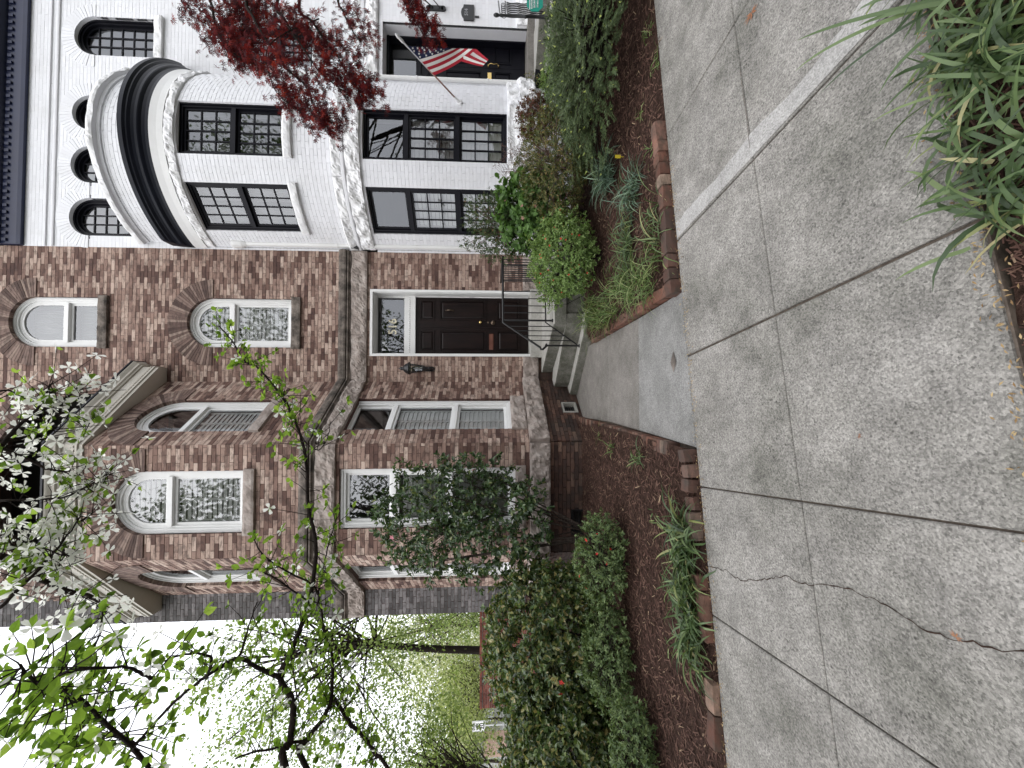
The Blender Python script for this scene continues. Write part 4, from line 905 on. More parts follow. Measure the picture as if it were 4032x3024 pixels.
b = MB(); b.box((2.63,9.9,.1),(9.4,10.1,9.5)); b.box((5.55,7.72,.1),(dx0-.05,9.9,4.0)); b.box((dx1+.05,7.72,.1),(dx1+.2,9.9,4)); b.box((dx0-.04,8.6,.1),(dx1+.04,8.7,4.0)); b.box((2.63,7.9,4.1),(9.4,9.9,4.2)); b.box((2.63,7.6,7.1),(9.4,9.9,7.19)); obj('interior', b, M['interior'], WH)
# downspouts
for nm, x, y, z0_, z1_ in (('a',2.685,7.03,.3,5.98),('b',5.79,7.0,.95,5.6)):
    b = MB(); b.tube([(x,y,z0_),(x,y,z1_-.2),(x,y,z1_)], .042, 10); b.lathe([(.042,-.1),(.07,-.02),(.085,.1),(.085,.14),(.06,.16)], (x,y,z1_), n=10)
    for z in (1.6,2.9,4.3): b.lathe([(.05,0),(.05,.03)], (x,y,z), n=10)
    obj('downspout', b, M['white_trim'], WH, smooth=False)
b = MB(); b.box((2.62,6.98,3.94),(2.72,7.08,4.06)); obj('scupper', b, M['iron'], WH)
rock('stone_block', WH, FWl, dx1+.02, WX1, .78, 1.06, -.02, .05, 'white_stone', .03, 3)
# ---- steps of the white house
WS = thing('front_steps', 'pale worn concrete steps below the black door of the white house', 'steps', (6.6,6.4,.3))
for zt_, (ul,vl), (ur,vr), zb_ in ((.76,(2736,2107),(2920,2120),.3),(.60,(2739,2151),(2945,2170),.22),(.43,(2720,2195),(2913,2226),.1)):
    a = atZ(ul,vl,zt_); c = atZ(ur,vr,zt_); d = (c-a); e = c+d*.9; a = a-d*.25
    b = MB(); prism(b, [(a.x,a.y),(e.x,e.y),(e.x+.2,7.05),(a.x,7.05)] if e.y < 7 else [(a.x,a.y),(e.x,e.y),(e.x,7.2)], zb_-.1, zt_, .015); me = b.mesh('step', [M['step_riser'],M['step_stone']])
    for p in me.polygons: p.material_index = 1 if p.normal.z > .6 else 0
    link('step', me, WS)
# ---- flag
bh = None
def bowhit(U, V, R=BR):
    r = ray(U, V); dx, dy = EYE.x-BC[0], EYE.y-BC[1]; a = r.x**2+r.y**2; b_ = r.x*dx+r.y*dy; c = dx*dx+dy*dy-R*R; t = (-b_-math.sqrt(max(0,b_*b_-a*c)))/a; return EYE+r*t
P0 = bowhit(*im(1345,672,2)); P1 = atY(*im(925,222,2), 5.35)
FG = thing('flag', 'red and white striped flag with stars hanging from an angled pole by black door', 'flag', tuple(P0))
dirp = (P1-P0).normalized(); b = MB(); b.tube([P0+dirp*.05, P0.lerp(P1,.55)], .0125, 8); obj('pole', b, M['pole'], FG, smooth=True)
b = MB(); b.tube([P0.lerp(P1,.55), P0.lerp(P1,.93), P1-dirp*.07], .012, 8); b.lathe([(.014,0),(.022,.03),(.02,.08),(.024,.1),(.012,.14),(.001,.15)], P1-dirp*.14, dirp, 8); obj('pole_tip', b, M['sign_white'], FG, smooth=True)
b = MB(); b.lathe([(.045,-.01),(.045,.02),(.02,.03)], P0, (P0-Vector((BC[0],BC[1],P0.z))).normalized(), 10); b.tube([P0,P0+dirp*.12], .02, 8); obj('bracket', b, M['sign_white'], FG)
NF = 18
hoA, hoB = Vector((1003,300,5.42)), Vector((1178,492,5.84))     # hoist edge along the pole, tip end first
fdA, fdB = Vector((1165,312,5.50)), Vector((1452,320,5.62))     # where the cloth folds over and hangs
def mainP(h, f):
    a = hoA.lerp(hoB, h); c = fdA.lerp(fdB, h); q = a.lerp(c, f); sag = 1.0*f*(1-f); q = Vector((q.x+60*sag*h, q.y+34*sag*h+10*math.sin(h*9)*f*(1-f), q.z+.05*math.sin(h*8+f*3)*f)); return atY(*im(q.x,q.y,2), q.z)
def tailP(s, f):
    a = Vector((1452,320,5.66)).lerp(Vector((1292,378,5.70)), s); c = Vector((1532,390,5.60)).lerp(Vector((1492,434,5.62)), s); q = a.lerp(c, f); q.y += 16*f*(1-f)*(.3+s); return atY(*im(q.x,q.y,2), q.z+.03*math.sin(s*8))
b = MB(); cant = 5; rows = 11
vs = [mainP(i/rows, j/NF) for i in range(rows+1) for j in range(NF+1)]; fs = []; mi = []
for i in range(rows):
    for j in range(NF): fs.append((i*(NF+1)+j,i*(NF+1)+j+1,(i+1)*(NF+1)+j+1,(i+1)*(NF+1)+j)); mi.append(2 if i < cant else (1 if (i-cant) % 2 == 0 else 0))
b.add(vs, fs); o_ = len(b.v); tv_ = [tailP(i/5, j/10) for i in range(6) for j in range(11)]; tf_ = [(i*11+j,i*11+j+1,(i+1)*11+j+1,(i+1)*11+j) for i in range(5) for j in range(10)]
mi += [0 if i % 2 == 0 else 1 for i in range(5) for j in range(10)]; b.add(tv_, tf_); b.mi = mi
me = b.mesh('cloth', [M['flag_red'],M['flag_white'],M['flag_blue']], True); cloth = link('cloth', me, FG)
for r in range(4):
    for c in range(5):
        h = (r+.6)/4*cant/rows*.93; t = (c+(.35 if r % 2 else .7))/5.4; e = .004
        p = mainP(h,t); du = (mainP(h,t+e)-p); dv = (mainP(h+e,t)-p); du.normalize(); n_ = du.cross(dv).normalized(); dv = n_.cross(du)
        if n_.dot(EYE-p) < 0: n_ = -n_
        b = MB(); pts = [p+n_*.006]+[p+n_*.006+(du*math.cos(R_(36*k))+dv*math.sin(R_(36*k)))*(.019 if k % 2 == 0 else .008) for k in range(10)]
        b.add(pts, [(0,k+1,(k+1)%10+1) for k in range(10)]); obj('star', b, M['flag_white'], cloth)
# ---- number plaque, bell, lantern by the black door
u0_, z1_ = FWl.uz(2942,1822); u1_, z0_ = FWl.uz(3001,1866)
PLQ = thing('plaque', 'small black house number plaque reading 514 on the white brick', 'plaque', tuple(FWl.P((u0_+u1_)/2,z0_,0)))
b = MB(); uc_ = (u0_+u1_)/2; pts = [(u0_,z0_),(u1_,z0_),(u1_,z1_-.02),(u1_-.05,z1_-.01),(uc_+.06,z1_+.02),(uc_,z1_+.032),(uc_-.06,z1_+.02),(u0_+.05,z1_-.01),(u0_,z1_-.02)]
b.add([FWl.P(u,z,d) for d in (.02,0) for u,z in pts], [tuple(range(9))]+[(i,9+i,9+(i+1)%9,(i+1)%9) for i in range(9)]); pb = obj('board', b, M['iron'], PLQ)
text('numerals', '514', .09, FWl, uc_, (z0_+z1_)/2+.035, .021, 'digit_grey', pb, .002)
BL = MB(); u, z = FWl.uz(2956,1878); fbox(BL, FWl, u-.012,u+.012,z-.04,z+.04,0,.018); o = obj('doorbell', BL, M['iron']); tag(o, 'tiny black doorbell below the number plaque', 'doorbell')
u, z = FWl.uz(2988,1717); WL2 = thing('wall_lantern', 'black scrolled carriage lantern above the number plaque on white brick', 'lantern', tuple(FWl.P(u,z,0)))
b = MB(); fbox(b, FWl, u-.045,u+.045,z-.14,z+.14,0,.03); b.lathe([(.045,0),(.045,.03)], FWl.P(u,z+.14,0), (0,-1,0), 12); b.lathe([(.045,0),(.045,.03)], FWl.P(u,z-.14,0), (0,-1,0), 12); obj('backplate', b, M['iron'], WL2)
c = FWl.P(u+.16,z-.02,.30); b = MB(); b.tube([FWl.P(u,z+.05,.03),FWl.P(u+.03,z+.16,.10),FWl.P(u+.08,z+.28,.2),FWl.P(u+.13,z+.30,.28),c+Vector((0,0,.24))], .011, 7); b.tube([FWl.P(u,z-.08,.03),FWl.P(u+.04,z+.02,.12),FWl.P(u+.1,z+.16,.24)], .008, 6); obj('bracket', b, M['iron'], WL2, smooth=True)
b = MB(); b.lathe([(.001,.25),(.03,.22),(.09,.14),(.11,.12),(.11,.10),(.10,.10)], c, n=6); obj('lantern_roof', b, M['iron'], WL2)
b = MB(); b.lathe([(.09,.10),(.065,-.18)], c, n=6); obj('glass_shade', b, M['glass'], WL2)
b = MB()
for i in range(6):
    a = 2*math.pi*i/6+.0; b.tube([c+Vector((.091*math.cos(a),.091*math.sin(a),.1)), c+Vector((.066*math.cos(a),.066*math.sin(a),-.18))], .006, 5)
b.lathe([(.07,-.18),(.07,-.2),(.04,-.22),(.015,-.26),(.001,-.27)], c, n=6); obj('cage', b, M['iron'], WL2)
# ---- iron railing beside the white house steps and the security sign
RW = thing('railing', 'ornate black cast iron railing post with ball finial at the white house steps', 'railing', (5.85,6.0,.2))
bp_ = atY(2952,2198,5.9); tp = atY(2990,1945,5.9); x_, y_ = bp_.x, bp_.y
b = MB(); b.lathe([(.04,0),(.04,.08),(.03,.09),(.022,.14),(.028,.18),(.02,.22),(.02,.5),(.03,.52),(.02,.54),(.026,.75),(.018,.86),(.026,.9),(.015,.93),(.028,.965),(.03,.99),(.018,1.02),(.001,1.03)], (x_,y_,bp_.z), n=12); obj('post', b, M['iron'], RW, smooth=True)
for zz in (.2,.8,.92):
    b = MB(); b.tube([(x_,y_,bp_.z+zz),(x_+.75,y_+.5,bp_.z+zz+.02)], .012, 6); obj('rail', b, M['iron'], RW)
for i in range(1,8):
    b = MB(); x = x_+.095*i; y = y_+.063*i; b.tube([(x+.008*math.sin(k*2),y,bp_.z+.2+k*.06) for k in range(11)], .009, 6); obj('baluster', b, M['iron'], RW)
    b = MB(); 
    for q in (0,1): b.tube([(x+.035*math.cos(a)-.04,y,bp_.z+.86+.035*math.sin(a)+q*.0) for a in [k*.7 for k in range(10)]], .005, 5)
    obj('scroll', b, M['iron'], RW)
cs = atY(3011,2106,5.3); SG = thing('security_sign', 'green octagonal security sign on a stake by the white house railing', 'sign', (cs.x,5.3,.3))
b = MB(); rs = .125; pts = [Vector((cs.x+rs*math.cos(R_(22.5+45*k)),5.3,cs.z+rs*math.sin(R_(22.5+45*k)))) for k in range(8)]
b.add([p+Vector((0,d,0)) for d in (0,.006) for p in pts], [tuple(range(8))]+[tuple(range(8,16))[::-1]]+[(i,8+i,8+(i+1)%8,(i+1)%8) for i in range(8)]); sb = obj('board', b, M['sign_green'], SG)
b = MB(); b.tube([(cs.x,5.315,.15),(cs.x,5.315,cs.z+.05)], .006, 6); obj('stake', b, M['silver'], SG)
FSg = Flat((0,5.3),(1,5.3))
for body, dz_, sz in (('GUARDIAN',.045,.034),('SECURITY',.005,.032),('757-822-32',-.04,.028)): text('lettering', body, sz, FSg, cs.x, cs.z+dz_, .004, 'sign_white', sb, .001)
b = MB(); fbox(b, FSg, cs.x-.09,cs.x+.09,cs.z+.07,cs.z+.078,.001,.003); obj('line', b, M['sign_white'], sb)

# ================================================================== SIDE GARDEN WALL, FAR THINGS
gx0, gx1 = atY(234,1900,11).x, -4.5; gz = atY(400,1889,11).z
GW = thing('garden_wall', 'low red brick garden wall running left behind the evergreen hedge', 'wall', ((gx0+gx1)/2,11,0)); fr = Flat((gx0,11),(gx1,11)); gb = []; b = MB()
masonry(fr, 0, fr.L, 0, gz-.09, [], gb, b, thick=.2, L=.215); fbox(b, fr, 0, fr.L, gz-.14, gz-.07, -.2,-.01); obj('wall', b, M['mortar_pale'], GW); lay(GW, gb, 'brick_red', 250, lambda q: -q[2])
for i in range(int(fr.L/.215)):
    b = MB(); fbox(b, fr, i*.215+.004, i*.215+.209, gz-.068, gz, -.24, .03); obj('coping_brick', b, M['brick_red'], GW)
sp = atY(164,1885,23); SS = thing('speed_sign', 'white speed limit 20 sign on a metal post far down the side street', 'sign', (sp.x,23,0)); Fs = Flat((0,23),(1,23))
b = MB(); fbox(b, Fs, sp.x-.03,sp.x+.03,0,sp.z+.4,-.06,-.02); obj('post', b, M['silver'], SS)
b = MB(); fbox(b, Fs, sp.x-.305,sp.x+.305,sp.z-.38,sp.z+.38,-.02,0); sb = obj('board', b, M['sign_white'], SS)
for body, dz_, sz in (('SPEED',.26,.17),('LIMIT',.09,.17),('20',-.19,.38)): text('lettering', body, sz, Fs, sp.x, sp.z+dz_, .002, 'sign_black', sb, .002)
b = MB(); ringx(b, Fs, outline(sp.x-.29,sp.x+.29,sp.z-.365,sp.z+.365,False,0), outline(sp.x-.29,sp.x+.29,sp.z-.365,sp.z+.365,False,.012), 0,.002); obj('border', b, M['sign_black'], sb)
GH = thing('garage', 'low grey garage with a salmon door far across the side street', 'building', (-34,40,0)); Fg = Flat((-46,40),(-26,40))
b = MB(); fbox(b, Fg, 0,16,0,3.1,-6,0); w_ = obj('wall', b, M['grey_siding'], GH)
for i in range(10): 
    b = MB(); fbox(b, Fg, 0,16,.3*i,.3*i+.02,0,.02); obj('board', b, M['white_trim'], GH)
b = MB(); b.box((-45.2,39.6,3.1),(-30.5,46,3.25)); b.add([(-45.4,39.4,3.25),(-30.3,39.4,3.25),(-30.3,43,4.6),(-45.4,43,4.6),(-45.4,46.6,3.25),(-30.3,46.6,3.25)], [(0,1,2,3),(3,2,5,4),(0,3,4),(1,5,2)]); obj('roof', b, M['roof'], GH)
gd = Fg.uz(95,1930)[0]; b = MB(); fbox(b, Fg, gd-1.3,gd+1.3,0,2.3,.005,.04); obj('door', b, M['pink_door'], GH)
b = MB(); fbox(b, Fg, gd+2.2,gd+3.4,1.2,2.2,.005,.04); obj('window', b, M['glass'], GH)
b = MB(); b.add([(-600,20,-.10),(-8,20,-.10),(-8,34,-.10),(-600,34,-.10)], [(0,1,2,3)]); obj('side_street', b, M['asphalt'], kind='structure')
b = MB(); b.add([(-600,-9.5,-.11),(600,-9.5,-.11),(600,-1.6,-.11),(-600,-1.6,-.11)], [(0,1,2,3)]); obj('street', b, M['asphalt'], kind='structure')

# ================================================================== BRICK BED EDGING
def edging(name, label, row, group=None):
    """row: list of (centre, along direction, length, depth, height, tilt)"""
    T_ = thing(name, label, 'edging', tuple(row[0][0]))
    mes = []
    for v_ in range(7):
        b = MB(); nx, ny, nz2 = 6, 3, 3; idx = {}; vs = []; fs = []
        def V_(i, j, k):
            if (i,j,k) not in idx:
                x, y, z = i/nx-.5, j/ny-.5, k/nz2-.5; ed = (abs(x) > .49)+(abs(y) > .49)+(abs(z) > .49); q = Vector((x*3+v_*7,y*3,z*3)); f_ = 1-.035*(ed-1)-.06*max(0,mnoise.noise(q*2.2))*(ed > 1)
                idx[(i,j,k)] = len(vs); vs.append(Vector((x*f_+.02*mnoise.noise(q), y*f_+.05*mnoise.noise(q+Vector((5,0,0))), z*f_+.05*mnoise.noise(q+Vector((0,5,0))))))
            return idx[(i,j,k)]
        for a_ in range(nx):
            for c_ in range(ny): fs += [(V_(a_,c_,nz2),V_(a_+1,c_,nz2),V_(a_+1,c_+1,nz2),V_(a_,c_+1,nz2))]
            for c_ in range(nz2): fs += [(V_(a_,0,c_),V_(a_+1,0,c_),V_(a_+1,0,c_+1),V_(a_,0,c_+1)),(V_(a_+1,ny,c_),V_(a_,ny,c_),V_(a_,ny,c_+1),V_(a_+1,ny,c_+1))]
        for a_ in range(ny):
            for c_ in range(nz2): fs += [(V_(0,a_+1,c_),V_(0,a_,c_),V_(0,a_,c_+1),V_(0,a_+1,c_+1)),(V_(nx,a_,c_),V_(nx,a_+1,c_),V_(nx,a_+1,c_+1),V_(nx,a_,c_+1))]
        b.add(vs, fs); me = b.mesh('brick', M['edging']); me.attributes.remove(me.attributes['rnd']); mes.append(me)
    for c, d, L_, dp, h, tilt in row:
        rot = Matrix.Rotation(random.gauss(0,tilt),4,'Y') @ Matrix.Rotation(random.gauss(0,tilt),4,'X') @ Matrix.Rotation(random.gauss(0,tilt*.6),4,'Z')
        m_ = axes_mat(c, d, Vector((-d.y,d.x,0)), Vector((0,0,1))) @ rot @ Matrix.Diagonal((L_,dp,h,1)); link('brick', random.choice(mes), T_, m_)
    return T_
row = []; q = 1.21
while q < 2.62:
    L_ = random.choice((.10,.10,.12,.20,.20)); row.append((pq(q+L_/2, 2.765+random.uniform(-.006,.006), .012+random.uniform(-.006,.006)), PA, L_-.008, .10, .12, .03)); q += L_
y = 2.98
while y < 5.3:
    L_ = random.choice((.10,.2)); row.append((Vector((.835-.028*(y-3),y+L_/2,.085+random.uniform(-.006,.006))), Vector((0,1,0)), L_-.008, .10, .12, .03)); y += L_
edging('brick_edging', 'old brick edging along the right planting bed with grass hanging over it', row)
row = []; y = 3.0
while y < 6.45:
    row.append((Vector((-.437+.012*(y-3)/3.5,y+.036,.085+random.uniform(-.005,.005)+.01*(y<3.5))), Vector((0,1,0)), .066, .11, .11, .03)); y += .0735
q = .03
while q > -3.2:
    L_ = .10 if q > -.3 else random.choice((.1,.2,.2)); bury = -.004 if q > -.25 else (-.018 if q > -.9 else -.036)
    if random.random() > .15 or q > -.2: row.append((pq(q-L_/2, 2.765+random.uniform(-.01,.01), .02+bury+random.uniform(-.008,.008)), PA, L_-.008, .095, .12, .07))
    q -= L_+random.uniform(.002,.02)
edging('brick_edging', 'half buried brick edging along the left mulch bed and the entrance walk', row)
# ================================================================== PLANTS
def unit(a): return a/np.maximum(1e-9, np.linalg.norm(a, axis=-1, keepdims=True))
# leaf templates: x across, y along, z up
T_LEAF = (np.array([(0,0,0),(-.5,.35,.10),(-.36,.72,.10),(0,1,-.06),(.36,.72,.10),(.5,.35,.10),(0,.5,-.02)]), [(0,6,1),(1,6,2),(2,6,3),(3,6,4),(4,6,5),(5,6,0)])
T_SMALL = (np.array([(0,0,0),(-.5,.5,.08),(0,1,-.05),(.5,.5,.08)]), [(0,2,1),(0,3,2)])
def star_t(k=7):
    v = [(0,0,0)]; f = []
    for i in range(k):
        a = R_(-115+230*i/(k-1)); L = [.55,.8,.95,1.0,.95,.8,.55][i]; w = .09; d = np.array((math.sin(a),math.cos(a))); p = np.array((d[1],-d[0])); n = len(v)
        v += [(*(d*L*.45+p*w),.0),(*(d*L),-.08),(*(d*L*.45-p*w),.0)]; f.append((0,n,n+1,n+2))
    return np.array(v), f
T_MAPLE = star_t()
def bract():
    v = [(0,0,.05)]; f = []
    for i in range(4):
        a = math.pi/2*i; d = np.array((math.sin(a),math.cos(a))); p = np.array((d[1],-d[0])); n = len(v)
        for l, w, z in ((.35,.16,.06),(.75,.3,.12),(.98,.16,.16),(.9,0,.14),(.98,-.16,.16),(.75,-.3,.12),(.35,-.16,.06)): v.append((*(d*l+p*w)*np.array(1.0),z))
        f += [(0,n+6,n+5,n+3),(0,n+3,n+1,n),(n+1,n+3,n+2),(n+5,n+4,n+3)]
    return np.array(v), f
T_BRACT = bract()
T_FLOW = (np.array([(0,0,0)]+[(math.cos(R_(36*k))*(1 if k%2==0 else .55),math.sin(R_(36*k))*(1 if k%2==0 else .55),.25) for k in range(10)]), [(0,k+1,(k+1)%10+1) for k in range(10)])
T_TUFT = (np.array([(-.1,0,0),(.1,0,0),(0,1,0),(0,0,-.1),(0,0,.1)]), [(0,1,2),(3,4,2)])

def basis(y, up):
    y = unit(y); x = unit(np.cross(y, up)); z = np.cross(x, y); return x, y, z
def leaves(parent, name, mat, tmpl, P, D, UPD, W_, L_, solo=0, stuff='foliage', solo_key=None):
    """place leaf copies: P base points, D growth directions, UPD face normals, widths and lengths. The `solo` largest in view become objects"""
    P = np.asarray(P,float); N = len(P)
    if N == 0: return
    D = np.asarray(D,float); UPD = np.asarray(UPD,float); x, y, z = basis(D, UPD); W_ = np.broadcast_to(W_,(N,)); L_ = np.broadcast_to(L_,(N,)); tv, tf = tmpl
    if solo:
        e = np.array(EYE); sz = L_/np.linalg.norm(P-e,axis=1); r = P-e; dep = r@np.array(FW); u = (r@np.array(RT))/dep; v = (r@np.array(UPV))/dep
        vis = (dep > 0)&(np.abs(u) < 1512/F)&(np.abs(v) < 2016/F); sz = np.where(vis, sz, 0)
        if solo_key is not None: sz = sz*solo_key(P)
        order = np.argsort(-sz)[:solo]; order = order[sz[order] > 0]; me = None
        b = MB(); b.add([tuple(q) for q in tv], tf); me = b.mesh(name, M[mat]); me.attributes.remove(me.attributes['rnd'])
        for i in order:
            m_ = Matrix([[x[i][r]*W_[i], y[i][r]*L_[i], z[i][r]*L_[i], P[i][r]] for r in range(3)]+[[0,0,0,1]]); link(name, me, parent, m_)
        keep = np.ones(N,bool); keep[order] = False
    else: keep = np.ones(N,bool)
    V = P[keep][:,None,:]+tv[None,:,0:1]*(x*W_[:,None])[keep][:,None,:]+tv[None,:,1:2]*(y*L_[:,None])[keep][:,None,:]+tv[None,:,2:3]*(z*L_[:,None])[keep][:,None,:]
    if len(V): me = mesh_np(stuff, V, tf, M[mat], RNG.random(len(V))); link(stuff, me, parent, None, 'stuff')
def rand_dirs(n): return unit(RNG.normal(size=(n,3)))
def lumpy(dirs, seed, amp=.22, freq=2.2):
    return np.array([1+amp*(mnoise.noise(Vector(d*freq)+Vector((seed,seed*1.7,0)))+.5*mnoise.noise(Vector(d*freq*2.3)+Vector((0,seed,9)))) for d in dirs])
def shrub(name, label, cat, base, c, rad, mat, n_twig, per, ll, lw, tmpl=T_SMALL, solo=0, amp=.22, freq=2.4, inner=.45, stems=6, stem_mat='bark_dark', group=None, flowers=None, up=.25, zmin=None, mats=None, spread=.9, parts=1):
    T_ = thing(name, label, cat, base, group); c = np.array(c,float); rad = np.array(rad,float); sd = random.uniform(0,50)
    d = rand_dirs(n_twig); r = lumpy(d, sd, amp, freq)*np.where(RNG.random(n_twig) < .7, RNG.uniform(.86,1.04,n_twig), RNG.uniform(inner,.9,n_twig)); P = c+d*rad*r[:,None]
    zm = base[2]+.02 if zmin is None else zmin; k = P[:,2] > zm; P, d = P[k], d[k]; n = len(P)
    out = unit(d/rad*rad.mean()+np.array([0,0,up])+RNG.normal(0,.35,(n,3)))
    # leaves spiral round each twig tip
    PP_ = np.repeat(P,per,0)-np.repeat(out,per,0)*(RNG.random((n*per,1))*ll*1.2); ax = np.repeat(out,per,0); side = unit(np.cross(ax, rand_dirs(n*per))); D = unit(ax*RNG.uniform(.15,1.0,(n*per,1))+side*spread); UPD = unit(ax+RNG.normal(0,.3,(n*per,3))+np.array([0,0,.35]))
    s = RNG.uniform(.65,1.25,n*per)
    leaves(T_, 'leaf', mat, tmpl, PP_, D, UPD, lw*s, ll*s, solo)
    b = MB(); b0 = Vector(base)
    for i in range(stems):
        j = RNG.integers(0,n); e = Vector(P[j]); s0 = b0+Vector((random.uniform(-.06,.06),random.uniform(-.06,.06),-.05)); m1 = s0.lerp(e,.45)+Vector((random.gauss(0,.04),random.gauss(0,.04),.06)); t_ = max(.004,.018*min(1,rad.mean()))
        b.tube([s0,m1,m1.lerp(e,.6)+Vector((0,0,.02)),e],[t_,t_*.75,t_*.5,t_*.2],6)
    for i in range(min(n,stems*14)):
        j = RNG.integers(0,n); e = Vector(P[j]); a = Vector(c).lerp(e,.35); b.tube([a,e],[.0045,.0015],4,cap=False)
    obj('stem', b, M[stem_mat], T_)
    if flowers:
        fm, fn, fs, ft = flowers; vis = np.array([i for i in range(n) if P[i][1] <= c[1]+.05]); j = RNG.choice(vis, min(fn,len(vis)), replace=False)
        leaves(T_, 'flower', fm, ft, P[j]+out[j]*.012, unit(np.cross(out[j], rand_dirs(len(j)))), unit(out[j]+np.array([0,-.6,0])), fs*RNG.uniform(.7,1.2,len(j)), fs*RNG.uniform(.7,1.2,len(j)), len(j))
    return T_
def blades(parent, mat, bases, n_per, L_, w, spread=1.0, solo=0, lean=(0,0), name='leaf', droop=1.0, rb=.05):
    """arching strap leaves"""
    B = []; 
    for bx,by,bz in bases:
        for _ in range(n_per):
            B.append((bx+random.gauss(0,rb),by+random.gauss(0,rb),bz))
    B = np.array(B); N = len(B); az = RNG.uniform(0,2*np.pi,N); el = RNG.uniform(.5,1.45,N); L = L_*RNG.uniform(.6,1.25,N); W_ = w*RNG.uniform(.7,1.2,N); dr = droop*RNG.uniform(.6,1.6,N)
    h = np.stack([np.cos(az),np.sin(az)],1)*spread; h += np.array(lean); n = 7; t = np.linspace(0,1,n); 
    V = np.zeros((N,n*2,3))
    ang = el[:,None]-dr[:,None]*1.5*t[None,:]; dl = L[:,None]/(n-1)
    hx = np.concatenate([np.zeros((N,1)), np.cumsum(np.cos(ang[:,:-1])*dl,1)],1); hz = np.concatenate([np.zeros((N,1)), np.cumsum(np.sin(ang[:,:-1])*dl,1)],1)
    hn = unit(h); side = np.stack([-hn[:,1],hn[:,0]],1); curl = RNG.normal(0,.12,N)
    wt = np.array([.75,1,1,.95,.8,.5,.06])
    cx = B[:,None,0]+hn[:,None,0]*hx+side[:,None,0]*(curl[:,None]*L[:,None]*t[None,:]**2); cy = B[:,None,1]+hn[:,None,1]*hx+side[:,None,1]*(curl[:,None]*L[:,None]*t[None,:]**2); cz = np.maximum(B[:,None,2]+hz, B[:,None,2]-.0+.008+.02*RNG.random((N,1)))
    tw = RNG.normal(0,.5,N); sx = side[:,0]*np.cos(tw); sy = side[:,1]*np.cos(tw); sz = np.sin(tw)
    for s, o in ((-1,0),(1,1)):
        ww = s*W_[:,None]*.5*wt[None,:]
        V[:,o::2,0] = cx+sx[:,None]*ww; V[:,o::2,1] = cy+sy[:,None]*ww; V[:,o::2,2] = cz+sz[:,None]*ww
    F_ = [(2*i,2*i+1,2*i+3,2*i+2) for i in range(n-1)]
    if solo:
        e = np.array(EYE); r = V.mean(1)-e; dep = r@np.array(FW); u = (r@np.array(RT))/dep; v = (r@np.array(UPV))/dep; sz_ = np.where((dep>0)&(np.abs(u)<1512/F)&(np.abs(v)<2016/F), L/np.maximum(.1,dep)+V[:,:,2].max(1), -1); order = np.argsort(-sz_)[:solo]; order = order[sz_[order] > 0]
        for i in order:
            b = MB(); c0 = V[i,0]; b.add([tuple(q-c0) for q in V[i]], F_); me = b.mesh(name, M[mat], True); me.attributes.remove(me.attributes['rnd']); link(name, me, parent, Matrix.Translation(c0))
        keep = np.ones(N,bool); keep[order] = False; V = V[keep]
    me = mesh_np('foliage', V, F_, M[mat], RNG.random(len(V)), True); link('foliage', me, parent, None, 'stuff')
def clump(name, label, cat, bases, mat, n_per, L_, w, solo=0, lean=(0,0), group=None, rb=.05, droop=1.0):
    T_ = thing(name, label, cat, tuple(bases[0]), group); blades(T_, mat, bases, n_per, L_, w, 1.0, solo, lean, 'leaf', droop, rb); return T_

# ---- left bed
shrub('camellia_shrub', 'tall open evergreen shrub with a few pink blooms in front of the bay window', 'shrub', (-1.9,5.1,.17), (-1.62,5.05,1.9), (.78,.42,1.12), 'l_cam', 1200, 8, .062, .03, T_LEAF, 150, .4, 2.6, .2, 9, 'bark', up=.1, zmin=.75, flowers=('pink_fl',4,.035,T_FLOW))
shrub('evergreen_shrub', 'large dense glossy evergreen shrub filling the left bed', 'shrub', (-3.0,4.75,.17), (-3.05,4.75,.87), (.98,.72,.78), 'l_camy', 2500, 8, .06, .031, T_LEAF, 150, .16, 3, .6, 8, up=.25, flowers=('red_fl',5,.03,T_FLOW))
shrub('evergreen_shrub', 'glossy evergreen shrub with yellowing new leaves at the far left of the bed', 'shrub', (-4.3,4.3,.17), (-4.15,4.35,.78), (.95,.75,.66), 'l_camy', 2200, 8, .06, .031, T_LEAF, 100, .18, 3, .6, 8, up=.25)
shrub('azalea_shrub', 'low azalea with two open coral red flowers below the tall evergreen', 'shrub', (-1.72,4.0,.16), (-1.72,4.0,.42), (.46,.36,.27), 'l_aza', 950, 7, .034, .015, T_SMALL, 60, .25, 3, .4, 8, up=.5, flowers=('red_fl',9,.02,T_FLOW))
shrub('azalea_shrub', 'low grey green azalea without flowers in the middle of the left bed', 'shrub', (-2.62,3.85,.16), (-2.62,3.85,.40), (.50,.34,.25), 'l_aza', 950, 7, .034, .015, T_SMALL, 60, .25, 3, .4, 8, up=.5)
shrub('azalea_shrub', 'small azalea at the far left corner of the mulch bed', 'shrub', (-3.1,3.3,.16), (-3.08,3.32,.34), (.44,.3,.2), 'l_aza', 800, 7, .034, .015, T_SMALL, 60, .25, 3, .4, 8, up=.5)
shrub('box_hedge', 'clipped green hedge with bright new growth beyond the left shrubs', 'hedge', (-9.3,8.2,.1), (-9.3,8.2,.85), (1.75,.6,.72), 'l_box', 2200, 7, .04, .02, T_SMALL, 0, .08, 3, .7, 5, up=.3)
def rowp(q0,q1,n,p): return [tuple(pq(q0+(q1-q0)*(i+.5)/n+random.gauss(0,.02), p+random.gauss(0,.03), .05)) for i in range(n)]
CR = rowp(-1.42,-.46,11,2.89); clump('lily_row', 'row of arching strap leaved grass plants leaning along the sidewalk edge', 'plant', [(x,y,zl(x,y)+.01) for x,y,z in CR], 'l_lir', 40, .25, .015, 180, (0,-.3), rb=.055)
